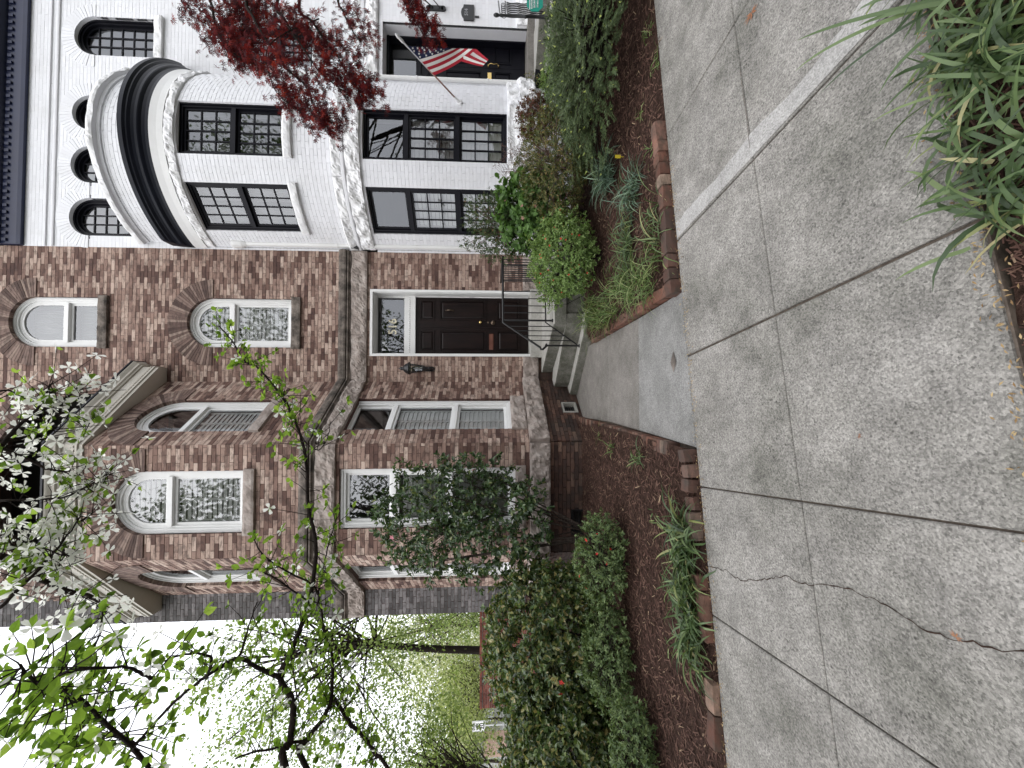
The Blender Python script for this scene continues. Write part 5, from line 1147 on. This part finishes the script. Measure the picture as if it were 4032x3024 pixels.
for (x,y,n,L_,lb) in ((-.60,3.52,26,.2,'small grassy tuft nearest the walkway in the left bed'),(-.62,4.3,16,.16,'thin green sprouts in mulch between the tuft and the house'),(-.52,4.8,14,.15,'small green tuft close to the basement vent'),(-1.0,3.2,6,.1,'tiny weed beside the row of strap leaved plants'),(-2.0,3.0,5,.1,'pair of tiny green sprouts in bare mulch at left')):
    clump('grass_tuft', lb, 'plant', [(x,y,zl(x,y)+.01)], 'l_lir' if n > 20 else 'l_lirl', n, L_, .010, 10, (0,-.1), rb=.035)
# ---- right bed
gb_ = [(.92+random.uniform(0,.3),3.15+i*.15,0) for i in range(16)]; clump('liriope_border', 'light green grass border spilling over the right side of the entrance walk', 'plant', [(x,y,zr(x,y)+.01) for x,y,z in gb_], 'l_lirl', 46, .30, .0075, 120, (-.25,-.15), rb=.07)
gb_ = [(1.45+random.uniform(-.25,.35),3.15+random.uniform(0,.75),0) for i in range(8)]; clump('liriope_clump', 'loose green grass clump in front of the round azalea', 'plant', [(x,y,zr(x,y)+.01) for x,y,z in gb_], 'l_lir', 26, .30, .009, 80, (0,-.1), rb=.06)
clump('liriope_clump', 'spreading grass tuft by the brick edging right of the walk', 'plant', [(x,y,zr(x,y)+.01) for x,y in ((1.95,3.55),(2.08,3.6),(2.0,3.75),(1.85,3.7))], 'l_lirb', 34, .30, .010, 60, (0,-.1), rb=.05)
clump('liriope_clump', 'blue green drooping grass tuft beside the large yew', 'plant', [(x,y,zr(x,y)+.03) for x,y in ((2.45,4.25),(2.6,4.3),(2.5,4.4),(2.4,4.15))], 'l_lirb', 55, .34, .010, 80, (.1,-.2), rb=.05)
clump('liriope_clump', 'dark grass tuft beneath the security sign', 'plant', [(x,y,.3) for x,y in ((5.0,5.3),(5.2,5.35),(4.85,5.15),(5.1,5.05))], 'l_lir', 50, .36, .010, 40, (0,-.2), rb=.06)
for (x,y,n,lb) in ((2.15,3.3,10,'small bright weed behind the edging bricks'),(2.62,3.45,9,'weed beside the little yellow tag in the mulch'),(2.9,3.2,20,'bright green grass patch in front of the yew'),(3.25,3.3,24,'mossy grass patch at the foot of the yew')):
    clump('grass_tuft', lb, 'plant', [(x,y,zr(x,y)+.01)], 'l_lirl', n, .1, .008, 8, (0,-.1), rb=.05)
p_ = atZ(*im(712,1022,3), .22); b = MB(); b.box((p_.x-.018,p_.y,p_.z-.04),(p_.x+.018,p_.y+.002,p_.z+.02)); b.box((p_.x-.002,p_.y+.002,p_.z-.1),(p_.x+.002,p_.y+.004,p_.z-.03)); o = obj('plant_tag', b, M['yellow']); tag(o, 'small yellow plant tag stuck in the right mulch bed', 'plant tag')
shrub('azalea_shrub', 'round light green azalea with small red buds beside the stoop railing', 'shrub', (1.72,4.75,.22), (1.72,4.75,.64), (.52,.44,.42), 'l_azab', 2600, 7, .030, .014, T_SMALL, 120, .34, 3.2, .5, 8, up=.4, flowers=('red_fl',46,.014,T_FLOW))
shrub('azalea_shrub', 'loose leafy sprig of azalea reaching under the stoop handrail', 'shrub', (1.42,5.2,.3), (1.42,5.25,.72), (.26,.2,.2), 'l_azab', 260, 7, .032, .014, T_SMALL, 20, .3, 3, .3, 5, up=.4)
shrub('hydrangea_shrub', 'broad leaved green shrub with dusky pink buds in front of the white bay', 'shrub', (2.55,5.3,.28), (2.52,5.25,.98), (.6,.36,.52), 'l_hyd', 520, 6, .085, .055, T_LEAF, 160, .25, 2.5, .35, 8, up=.3, flowers=('bud',12,.03,T_FLOW))
shrub('nandina_shrub', 'feathery green shrub reaching up beside the stoop rail and the white downspout', 'shrub', (2.45,5.7,.3), (2.42,5.5,1.42), (.52,.32,.52), 'l_nang', 900, 9, .04, .013, T_SMALL, 60, .3, 3, .3, 10, 'twig_red', up=.3, zmin=.85)
shrub('nandina_shrub', 'yellowish green feathery shrub between the hydrangea and the yew', 'shrub', (2.95,4.95,.28), (2.95,4.85,.74), (.74,.45,.46), 'l_nan', 1800, 9, .036, .012, T_SMALL, 80, .26, 3, .4, 10, 'twig_red', up=.3)
shrub('nandina_shrub', 'reddish leaved small shrub at the right end of the white bay', 'shrub', (3.85,5.3,.3), (3.85,5.25,.92), (.32,.25,.28), 'l_nanr', 600, 8, .04, .015, T_SMALL, 40, .26, 3, .4, 8, 'twig_red', up=.3)
shrub('lime_shrub', 'bright lime green shrub below the white house steps', 'shrub', (4.35,5.25,.3), (4.35,5.2,.62), (.62,.3,.24), 'l_azab', 1800, 7, .026, .008, T_SMALL, 0, .25, 3, .4, 5, up=.5)
# bare twiggy shrub
T_ = thing('bare_shrub', 'bare twiggy shrub with reddish stems against the white bay', 'shrub', (3.35,5.55,.3)); b = MB(); tips = []
for i in range(26):
    a = random.uniform(0,6.28); s0 = Vector((3.35,5.55,.3)); e = s0+Vector((.45*math.cos(a)*random.uniform(.3,1),.25*math.sin(a),random.uniform(.6,1.15))); mm = s0.lerp(e,.5)+Vector((0,0,.12)); b.tube([s0,mm,e],[.006,.004,.002],5)
    for j in range(7):
        t = random.uniform(.3,1); p0 = mm.lerp(e,t); q = p0+Vector((random.gauss(0,.09),random.gauss(0,.07),random.uniform(.02,.14))); b.tube([p0,q],[.002,.0012],4,cap=False); tips.append(q)
        for k in range(2): q2 = q+Vector((random.gauss(0,.05),random.gauss(0,.05),random.uniform(-.02,.07))); b.tube([q,q2],[.0014,.001],3,cap=False); tips.append(q2)
obj('stem', b, M['twig_red'], T_); tp_ = np.array([tuple(t) for t in tips]); leaves(T_, 'leaf', 'l_nanr', T_SMALL, tp_, rand_dirs(len(tp_)), rand_dirs(len(tp_)), .01, .022, 30)
# spreading yew built from sprays of needles
YW = thing('yew_shrub', 'large dark spreading yew tipped with pale new growth along the right sidewalk', 'shrub', (4.3,4.3,.25)); c = np.array((4.1,4.1,.42)); rad = np.array((1.55,1.05,.50)); n = 2000
d = rand_dirs(n); d[:,2] = np.abs(d[:,2])*1.1-.12; d = unit(d); r = lumpy(d, 3.3, .2, 3)*np.where(RNG.random(n)<.7,RNG.uniform(.88,1.08,n),RNG.uniform(.5,.9,n)); P = c+d*rad*r[:,None]; P = P[P[:,2] > .2]; n = len(P); out = unit((P-c)/rad*np.array([1,1,.5])+RNG.normal(0,.25,(n,3))+np.array([0,-.25,.0])); out[:,2] = out[:,2]*.5-.02; out = unit(out)
k = 34; t = np.tile(np.linspace(0,1,k),n); ax = np.repeat(out,k,0); base = np.repeat(P,k,0); sl = np.repeat(RNG.uniform(.12,.26,n),k); pp = base-ax*(1-t)[:,None]*sl[:,None]; pp[:,2] += -.03*(t-.5)**2; sd = unit(np.cross(ax,np.array([0,0,1.])+RNG.normal(0,.35,(len(ax),3)))); sg = np.where(np.arange(len(ax))%2==0,1,-1)[:,None]
leaves(YW, 'leaf', 'l_yew', T_SMALL, pp, unit(sd*sg+ax*.7), unit(np.cross(ax,sd)+RNG.normal(0,.3,(len(ax),3))), .008, .034, 0)
j = RNG.choice(n, 300, replace=False); leaves(YW, 'tip', 'tip', T_TUFT, P[j]+out[j]*.03, unit(out[j]+np.array([0,0,.5])), rand_dirs(300), .10, .045, 300)
b = MB()
for i in range(120):
    e = Vector(P[i]); b.tube([Vector((4.3+random.gauss(0,.2),4.35,.2)), Vector((4.25,4.3,.35)).lerp(e,.55), e],[.012,.008,.003],5,cap=False)
obj('stem', b, M['bark_dark'], YW)
# planters beside the white steps
for k, (U_, V_, lb) in enumerate(((2711,2128,'black square planter with a small leafy plant at the top of the white house steps'),(2703,2180,'larger black square planter with sprigs lower beside the white house steps'))):
    s = .10+.03*k; c = atY(U_, V_, 6.62-.28*k); T_ = thing('planter', lb, 'planter', (c.x,c.y,c.z-s), 'black planters beside the white house steps'); b = MB(); x, y, z = c
    b.add([(x-s*.8,y-s*.8,z-s),(x+s*.8,y-s*.8,z-s),(x+s*.8,y+s*.8,z-s),(x-s*.8,y+s*.8,z-s),(x-s,y-s,z+s),(x+s,y-s,z+s),(x+s,y+s,z+s),(x-s,y+s,z+s),(x-s*.88,y-s*.88,z+s),(x+s*.88,y-s*.88,z+s),(x+s*.88,y+s*.88,z+s),(x-s*.88,y+s*.88,z+s),(x-s*.8,y-s*.8,z+s*.7),(x+s*.8,y-s*.8,z+s*.7),(x+s*.8,y+s*.8,z+s*.7),(x-s*.8,y+s*.8,z+s*.7)],
          [(3,2,1,0)]+[(i,(i+1)%4,4+(i+1)%4,4+i) for i in range(4)]+[(4+i,4+(i+1)%4,8+(i+1)%4,8+i) for i in range(4)]+[(8+i,8+(i+1)%4,12+(i+1)%4,12+i) for i in range(4)]+[(12,13,14,15)]); obj('pot', b, M['black_wood'], T_)
    P = np.array((x,y,z+s))+rand_dirs(90)*np.array((.1,.1,.12))+np.array((0,0,.07)); leaves(T_, 'leaf', 'l_nan', T_SMALL, P, rand_dirs(90), rand_dirs(90), .018, .035, 20)
# ---- foreground liriope in the street side bed
NBs = []
for i in range(120):
    q = random.uniform(.68,2.1); p = random.uniform(.5,.95)
    if fbm(Vector((q*2.5,p*2.5,0)),1,2) < -.04: continue
    P_ = pq(q,p); NBs.append((P_.x,P_.y,zn(P_.x,P_.y)+.02))
clump('liriope_clump', 'mass of strap leaved grass filling the street side bed at lower right', 'plant', NBs, 'l_lir', 22, .22, .0125, 300, (-.08,.12), rb=.05, droop=1.25)
T_ = thing('tall_liriope', 'few tall upright grass blades rising over the pavement corner', 'plant', tuple(pq(1.45,.95,.05))); b0 = pq(1.42,.93,.06)
for (U_,V_,bend) in ((2865,3140,.05),(2745,3133,.06),(2655,3228,.03),(2920,3380,.04)):
    e = atZ(U_,V_,.30 if V_ < 3300 else .2); s0 = b0+Vector((random.uniform(-.03,.05),random.uniform(-.02,.02),0)); b = MB(); n = 9; vs = []
    dxy = (e-s0); sd_ = Vector((-dxy.y,dxy.x,0)).normalized()
    for i in range(n):
        t = i/(n-1); p = s0.lerp(e,t)+Vector((0,0,bend*4*t*(1-t))); w = .006*(1-t**3)+.0008; vs += [p-sd_*w,p+sd_*w]
    b.add(vs, [(2*i,2*i+1,2*i+3,2*i+2) for i in range(n-1)]); obj('leaf', b, M['l_lir'], T_, True)
# litter: dry leaves and straw along the edges
P = []
for i in range(420):
    q = random.uniform(-2.2,2.3); P.append(tuple(pq(q,2.675+random.gauss(0,.022),.006)))
for i in range(500):
    q = random.uniform(-1.2,2.0); P.append(tuple(pq(q,.995+random.gauss(0,.03),.012)))
P = np.array(P); dd = rand_dirs(len(P)); dd[:,2] *= .15; lt = thing('leaf_litter', 'dry straw and leaf crumbs along the pavement edges', 'litter', tuple(P[0])); lt['kind'] = 'stuff'
leaves(lt, 'litter', 'straw', T_SMALL, P, dd, np.array([[0,0,1.]]*len(P))+RNG.normal(0,.2,(len(P),3)), .006, .018, 0, 'litter')
for U_,V_,s,lb in ((2975,2962,.05,'orange fallen oak leaf on the sidewalk at far right'),(3024-2508,3769,.018,'tiny orange leaf scrap lying on the sidewalk crack'),(1308,3387,.012,'tiny rust coloured scrap on the middle slab')):
    p = onwalk(U_,V_); b = MB(); tv, tf = T_MAPLE; a = random.uniform(0,6); b.add([(p.x+s*(v[0]*math.cos(a)-v[1]*math.sin(a)),p.y+s*(v[0]*math.sin(a)+v[1]*math.cos(a)),p.z+.006-v[2]*s) for v in tv*np.array([1.6,1,1])], tf); o = obj('fallen_leaf', b, M['fallen']); tag(o, lb, 'leaf')

# ================================================================== TREES
def limb(b, pts, r0, r1, n=8, jit=.0):
    P = [Vector(p) for p in pts]; out = []
    for i in range(len(P)-1):
        a = P[max(i-1,0)]; c = P[i]; d = P[i+1]; e = P[min(i+2,len(P)-1)]
        for k in range(5):
            t = k/5; q = .5*((2*c)+(d-a)*t+(2*a-5*c+4*d-e)*t*t+(3*c-a-3*d+e)*t**3); out.append(q+Vector((random.gauss(0,jit),random.gauss(0,jit),random.gauss(0,jit))))
    out.append(P[-1]); m_ = len(out); b.tube(out, [r0+(r1-r0)*(i/(m_-1))**.8 for i in range(m_)], n); return out
# ---- flowering dogwood, trunk just outside the picture at left, boughs spread across it
DG = thing('dogwood_tree', 'white flowering dogwood reaching its dark boughs and fresh leaves in from the left', 'tree', (-3.6,2.5,.12))
TRK = [(-3.6,2.5,.0),(-3.55,2.5,.8),(-3.4,2.45,1.5),(-3.2,2.35,2.1),(-3.0,2.3,2.8),(-2.8,2.2,3.5)]; b = MB(); limb(b, TRK, .10,.05,12,.004); obj('trunk', b, M['bark_dark'], DG, True)
def br(tile_pts, Ys):
    n = len(tile_pts); return [atY(*im(*p), Ys[0]+(Ys[1]-Ys[0])*i/(n-1)) for i, p in enumerate(tile_pts)]
BR_ = []
def bough(pts, r0, r1, start=None):
    pts = ([Vector(start)] if start else [])+pts; b = MB(); q = limb(b, pts, r0, r1, 7, .0015); obj('branch', b, M['bark_dark'], DG, True); BR_.append((q, r0, r1)); return q
bough(br([(200,1659,10),(228,1500,10),(250,1300,10),(232,1200,10),(165,1080,10),(230,930,10),(290,780,10),(350,600,10),(395,300,10),(382,150,10),(350,10,10),(345,1400,6),(320,1250,6),(270,1100,6),(200,960,6),(120,850,6),(20,740,6)],(2.2,2.75))+br([(1600,700,5),(1510,560,5),(1430,470,5)],(2.76,2.8)),.021,.004,(-3.1,2.3,2.4))
bough(br([(165,1080,10),(60,1040,10),(0,1005,10),(1520,960,9),(1400,1020,9),(1310,1080,9),(1150,1200,9),(960,1400,9),(860,1520,9)],(2.28,2.0)),.013,.006)
bough(br([(1310,1080,9),(1345,1010,9),(1330,940,9),(1180,935,9),(1060,970,9),(930,1035,9)],(2.1,1.9)),.009,.003)
bough(br([(1520,960,9),(1560,850,9),(1590,740,9),(1640,600,9)],(2.2,2.3)),.007,.003)
bough(br([(335,1659,10),(345,1480,10),(440,1340,10),(490,1230,10),(500,1100,10),(495,930,10),(450,800,10),(430,650,10),(412,560,10),(440,400,10),(480,220,10),(530,60,10)],(2.3,2.7)),.017,.003,(-3.2,2.35,2.0))
bough(br([(345,1480,10),(240,1495,10),(150,1530,10),(0,1555,10),(1500,1600,9)],(2.3,2.1)),.009,.004)
bough(br([(850,1659,10),(780,1580,10),(700,1460,10),(620,1380,10),(560,1290,10),(500,1200,10)],(2.4,2.5)),.010,.012,(-3.3,2.4,1.5))
bough(br([(560,1290,10),(640,1210,10),(680,1120,10),(740,1050,10)],(2.5,2.5)),.006,.002)
bough(br([(380,1659,9),(470,1510,9),(560,1340,9),(620,1200,9),(660,1100,9)],(1.9,1.8)),.010,.003,(-2.85,2.2,3.2))
bough(br([(960,1659,9),(850,1520,9),(690,1390,9),(600,1300,9),(450,1180,9),(330,1135,9),(200,1090,9),(130,1000,9)],(1.7,1.15)),.010,.003,(-3.05,2.3,2.6))
bough(br([(960,1085,9),(870,1040,9),(780,1010,9),(600,1025,9),(450,1050,9),(340,1085,9)],(1.4,1.15)),.006,.002)
bough(br([(0,640,9),(200,440,9),(330,300,9),(430,180,9),(520,40,9)],(1.9,2.1)),.008,.003)
bough(br([(600,560,9),(480,540,9),(330,490,9),(200,420,9),(80,345,9),(0,300,9)],(2.2,1.95)),.008,.016)
bough(br([(0,1240,5),(80,1300,5),(200,1350,5),(330,1410,5),(480,1420,5)],(2.0,2.1)),.012,.003)
bough(br([(0,1610,5),(350,1600,5),(520,1545,5),(640,1480,5),(700,1430,5)],(2.0,2.2)),.006,.002)
bough(br([(20,1240,5),(120,1120,5),(230,1030,5),(290,930,5),(350,830,5)],(2.0,2.1)),.011,.002)
bough(br([(0,120,9),(120,200,9),(260,250,9),(400,300,9),(470,260,9)],(2.0,2.15)),.006,.002)
bough(br([(330,490,9),(370,400,9),(400,300,9),(420,150,9),(560,60,9),(600,10,9)],(2.1,2.2)),.006,.002)
bough(br([(200,420,9),(120,300,9),(60,200,9),(30,60,9)],(2.0,2.0)),.006,.002)
bough(br([(330,1410,5),(400,1500,5),(470,1560,5),(560,1540,5),(620,1490,5)],(2.1,2.2)),.005,.002)
bough(br([(230,1030,5),(330,1010,5),(430,1050,5),(520,1080,5),(590,1110,5)],(2.05,2.15)),.005,.002)
bough(br([(120,1120,5),(200,1200,5),(300,1210,5),(400,1130,5)],(2.05,2.15)),.005,.002)
bough(br([(290,930,5),(400,950,5),(480,910,5),(540,880,5)],(2.1,2.15)),.005,.002)
bough(br([(0,900,5),(60,890,5),(130,930,5),(200,960,5)],(1.9,2.0)),.005,.002)
bough(br([(520,540,9),(620,600,9),(650,640,9),(640,780,9),(600,900,9)],(2.1,1.9)),.005,.003)
bough(br([(410,550,10),(360,480,10),(200,400,10),(60,300,10),(0,200,10)],(2.6,2.4)),.008,.003)
bough(br([(350,600,10),(240,520,10),(100,430,10),(0,380,10)],(2.5,2.4)),.007,.003)
bough(br([(250,1250,10),(330,1130,10),(430,1040,10),(480,1000,10)],(2.3,2.4)),.006,.003)
bough(br([(270,1100,6),(330,1220,6),(420,1280,6),(480,1200,6),(500,1100,6)],(2.6,2.55)),.005,.002)
lp, ld, ln_, ls = [], [], [], []; fp, fd, fn_, fs_ = [], [], [], []; tw = MB()
for q, r0, r1 in BR_:
    L_ = sum((q[i+1]-q[i]).length for i in range(len(q)-1)); n = int(L_/.028); hot = sum((lambda w: (1 if (2016-F*w.dot(UPV)/w.dot(FW) < 700 and 1512+F*w.dot(RT)/w.dot(FW) > 430) else 0))(v-EYE) for v in q)/len(q); n = int(n*(1+1.3*hot))
    for k in range(n):
        i = random.randrange(len(q)//5 if r0 > .015 else 0, len(q)-1); p = q[i].lerp(q[i+1],random.random()); t = (q[i+1]-q[i]).normalized()
        e = (Vector((random.gauss(0,1),random.gauss(0,1),random.gauss(0,1)))-t*.2+Vector((0,0,.25))+t*.5).normalized()*random.uniform(.05,.24); 
        if e.length < .02: continue
        m1 = p+e*.55+Vector((0,0,-.01)); tip = p+e; tw.tube([p,m1,tip],[.0026,.002,.0012],4,cap=False)
        for tipx in ([tip,m1] if random.random() < .75 else [tip]):
            dist = (tipx-EYE).length; U_ = 1512+F*(tipx-EYE).dot(RT)/(tipx-EYE).dot(FW); V_ = 2016-F*(tipx-EYE).dot(UPV)/(tipx-EYE).dot(FW)
            prob = .8 if (V_ < 640 and U_ > 420) else (.16 if V_ > 700 else .3)
            if U_ < 500 and V_ < 900: prob = .16
            if random.random() < prob*(1 if tipx is tip else .6):
                fp.append(tipx); fd.append(rand_dirs(1)[0]); fn_.append(unit(np.array([random.gauss(0,.6),random.gauss(-.5,.6),.6]))); fs_.append(random.uniform(.028,.044))
            nl = (random.choice((2,3,4)) if tipx is tip else 2) if prob != .8 else random.choice((0,0,1,2))
            for s in range(nl):
                a = random.uniform(0,6.28); dv = np.array(e.normalized())*.6+np.array([math.cos(a),math.sin(a),random.uniform(-.35,.5)]); lp.append(tipx); ld.append(dv); ln_.append(np.array([random.gauss(0,.45),random.gauss(0,.45),1])); ls.append(random.uniform(.024,.056))
obj('twig', tw, M['bark_dark'], DG, kind='stuff')
A_ = lambda L_: np.array([tuple(v) for v in L_])
ls = np.array(ls); leaves(DG, 'leaf', 'l_dog', T_LEAF, A_(lp), A_(ld), A_(ln_), ls*.62, ls, 300)
fs_ = np.array(fs_); leaves(DG, 'flower', 'p_dog', T_BRACT, A_(fp), A_(fd), A_(fn_), fs_, fs_, 300)
# ---- red Japanese maple hanging in at upper right
MP = thing('red_maple_tree', 'weeping dark red Japanese maple hanging in from the right before the white house', 'tree', (6.3,4.3,.2))
b = MB(); limb(b, [(6.3,4.3,.1),(6.2,4.3,1.2),(6.0,4.35,2.4),(5.7,4.4,3.4),(5.4,4.4,4.1)], .09,.035,10,.004); obj('trunk', b, M['bark_dark'], MP, True)
def mb_(pts, Y0, Y1, start, r0=.02):
    b = MB(); P = [Vector(start)+Vector((random.uniform(-.1,.5),random.uniform(-.2,.2),random.uniform(-.9,.5)))]+[atY(u,v,Y0+(Y1-Y0)*i/max(1,len(pts)-1)) for i,(u,v) in enumerate(pts)]; q = limb(b, P, r0,.003,6,.002); obj('branch', b, M['bark_dark'], MP, True); return q
hub = (5.6,4.4,3.6); MBs = [
 mb_([(3100,850),(2980,840),(2890,860),(2830,900),(2790,960),(2770,1010)],4.4,4.3,(5.4,4.4,4.1)), mb_([(3080,760),(3000,740),(2960,720)],4.4,4.4,(5.4,4.4,4.1),.01),
 mb_([(3060,980),(2950,1000),(2850,1060),(2760,1120),(2690,1200),(2610,1235),(2550,1255),(2520,1270)],4.3,4.1,hub,.022), mb_([(3050,1100),(2950,1120),(2840,1190),(2740,1260),(2680,1330),(2620,1370)],4.3,4.2,hub),
 mb_([(3040,1180),(2940,1230),(2850,1290),(2800,1330),(2740,1365),(2690,1400),(2640,1420)],4.4,4.25,hub), mb_([(3050,1330),(2980,1350),(2900,1390),(2860,1420)],4.4,4.4,hub),
 mb_([(3080,1580),(3020,1590),(2960,1620),(2900,1660),(2860,1670)],4.9,5.05,(6.2,4.6,3.0),.014), mb_([(3060,1040),(2940,960),(2840,950),(2780,900)],4.5,4.4,hub),
 mb_([(3060,1000),(2960,900),(2900,850),(2870,800)],4.6,4.6,hub,.012), mb_([(2850,1060),(2700,1070),(2640,1110),(2590,1170),(2560,1230)],4.15,4.0,(atY(2950,1000,4.3)),.008), mb_([(3050,900),(3000,1000),(2900,1130),(2830,1250)],4.7,4.5,hub,.012)]
lp, ld, ln_ = [], [], []; tw = MB()
for bi, q in enumerate(MBs):
    n = 140 if bi != 6 else 140
    if bi in (1,5): n = 50
    for k in range(n):
        i = random.randrange(len(q)//4, len(q)-1); p = q[i].lerp(q[i+1],random.random()); e = Vector((random.gauss(-.02,.07),random.gauss(0,.08),random.gauss(-.09,.08))); tip = p+e; tw.tube([p,tip],[.0016,.0008],3,cap=False)
        for s in range(random.choice((3,4,5))):
            lp.append(tip+Vector((random.gauss(0,.03),random.gauss(0,.03),random.gauss(-.02,.035)))); ld.append(np.array([random.gauss(-.1,.5),random.gauss(0,.5),-1])); ln_.append(np.array([random.gauss(0,.7),random.gauss(-.6,.6),.7]))
obj('twig', tw, M['bark_dark'], MP, kind='stuff'); ls = RNG.uniform(.034,.062,len(lp)); leaves(MP, 'leaf', 'l_maple', T_MAPLE, A_(lp), A_(ld), A_(ln_), ls, ls, 300)
# ---- background trees
def tree(name, label, base, h, crown_c, crown_r, n_cl, per, ls_, mat, trunk_r, group=None, tr_pts=None, cl_r=.5, thin=1.0, bark='bark'):
    T_ = thing(name, label, 'tree', base, group); bs = Vector(base); cc = Vector(crown_c); b = MB(); tp_ = tr_pts or [bs-Vector((0,0,.1)), bs.lerp(cc,.4)+Vector((random.gauss(0,.15),0,0)), cc]
    q = limb(b, tp_, trunk_r, trunk_r*.35, 9, .01); obj('trunk', b, M[bark], T_, True); c = np.array(crown_c); r = np.array(crown_r); sd = random.uniform(0,90)
    d = rand_dirs(n_cl); rr = lumpy(d, sd, .35, 2.2)*RNG.uniform(.35,1.05,n_cl)**.6; C_ = c+d*r*rr[:,None]; b = MB()
    for j in range(min(n_cl,70)):
        s = q[random.randrange(int(len(q)*(.25 if base[1] < 0 else .5)),len(q))]; e = Vector(C_[j]); b.tube([s, s.lerp(e,.5)+Vector((random.gauss(0,.15),random.gauss(0,.15),.2)), e],[trunk_r*.28,trunk_r*.16,trunk_r*.05],5,cap=False)
    obj('branch', b, M[bark], T_, kind='stuff')
    P = np.repeat(C_,per,0)+RNG.normal(0,cl_r*.5,(n_cl*per,3))*np.array([1,1,.7]); s = RNG.uniform(.6,1.3,len(P))*ls_
    leaves(T_, 'leaf', mat, T_SMALL, P, rand_dirs(len(P))-np.array([0,0,.3]), rand_dirs(len(P))+np.array([0,0,.5]), s*.7, s, 0); return T_
tb = lambda U_, Y: (atY(U_,1950,Y).x, Y, 0)
x16 = atY(452,1889,15).x
tree('street_tree', 'dark leaning trunked street tree with fresh green leaves beyond the garden wall', (x16,15,0), 8, (x16+.2,15,7.6), (4.8,3.0,4.4), 290, 60, .11, 'l_far', .17, None, [(x16,15,-.1),(x16+.12,15,2.0),(atY(476,1600,15)),(atY(490,1450,15)),(atY(470,1330,15)),(x16+.2,15,9)], .85, bark='bark_dark')
x = atY(20,1500,13).x; tree('street_tree', 'smaller green tree crossing the left edge behind the hedge', (x-.6,13,0), 6, (x-.2,13,3.6), (2.0,1.6,1.6), 90, 60, .11, 'l_far', .1, None, None, .6)
for i, (U_, Y, ch, cz, cr, mt, lb) in enumerate(((560,30,9,6.5,(3.5,3,4.2),'l_blos','pale yellow green tree far behind the corner of the brick house'),(380,34,9,5.0,(4,3,3.6),'l_pale','broad pale budding tree far behind the garden wall'),(190,40,9,5.2,(4.5,3,4),'l_blos','pale blossoming tree far behind the speed sign'),(20,36,9,5.6,(4.5,3,4.6),'l_pale','yellow green tree far left above the garage'),(480,46,9,9,(5,4,6),'l_blos','tall whitish blossoming tree farthest from the street'),(-200,40,9,7,(5,4,6),'l_far','green tree at the far left skyline'),(300,26,9,3.0,(2.6,2,1.7),'l_pale','low yellowish budding tree behind the speed sign'),(640,24,9,3.4,(1.6,2,2.2),'l_far','bright green tree peeking out beside the brick house corner'))):
    x, y, z = tb(U_, Y); tree('background_tree', lb, (x,y,0), ch, (x,y,cz), cr, 130, 46, .17*Y/32, mt, .16, 'budding trees beyond the side street', None, 1.1)
T_ = thing('far_woods', 'pale hazy band of distant treetops along the left skyline', 'trees', (-70,90,0)); T_['kind'] = 'stuff'; n = 9000; X = RNG.uniform(-130,-18,n); P = np.stack([X,RNG.uniform(85,100,n),RNG.uniform(0,1,n)**.8*(9+3*np.sin(X*.35)+2*np.sin(X*.9))],1); leaves(T_, 'foliage', 'l_blos', T_SMALL, P, rand_dirs(n), rand_dirs(n), .7, 1.0, 0)
# ---- across the street behind the camera (seen only as reflections in the windows)
for i, (x, y, s) in enumerate(((-7,-9,1.0),(2.5,-11,1.15),(10.5,-9.5,1.0))):
    tree('kerb_tree', ('leafy kerb tree across the street at left','leafy kerb tree across the street opposite the brown door','leafy kerb tree across the street at right')[i], (x,y,0), 9, (x,y,12.5*s), (4.6*s,2.4*s,7.5*s), 300, 40, .2, 'l_dk', .2, 'kerb trees across the street', None, 1.0)
for x0, x1, mt, lb in ((-16,-6,'brick_low','plain brick row house across the street at left'),(-5.9,4,'brick_arch','plain brick row house across the street in the middle'),(4.1,14,'brick_low','plain brick row house across the street at right')):
    T_ = thing('opposite_house', lb, 'house', ((x0+x1)/2,-17,0), 'row houses across the street'); b = MB(); b.box((x0,-24,0),(x1,-17,8.5)); obj('wall', b, M[mt], T_)
    for i in range(3):
        for z in (1.2,4.9): 
            b = MB(); xx = x0+1.2+i*3.0; b.box((xx,-17.02,z),(xx+1.1,-16.95,z+2)); w_ = obj('window', b, M['white_trim'], T_); b = MB(); b.box((xx+.08,-16.99,z+.08),(xx+1.02,-16.94,z+1.92)); obj('pane', b, M['dark'], w_)
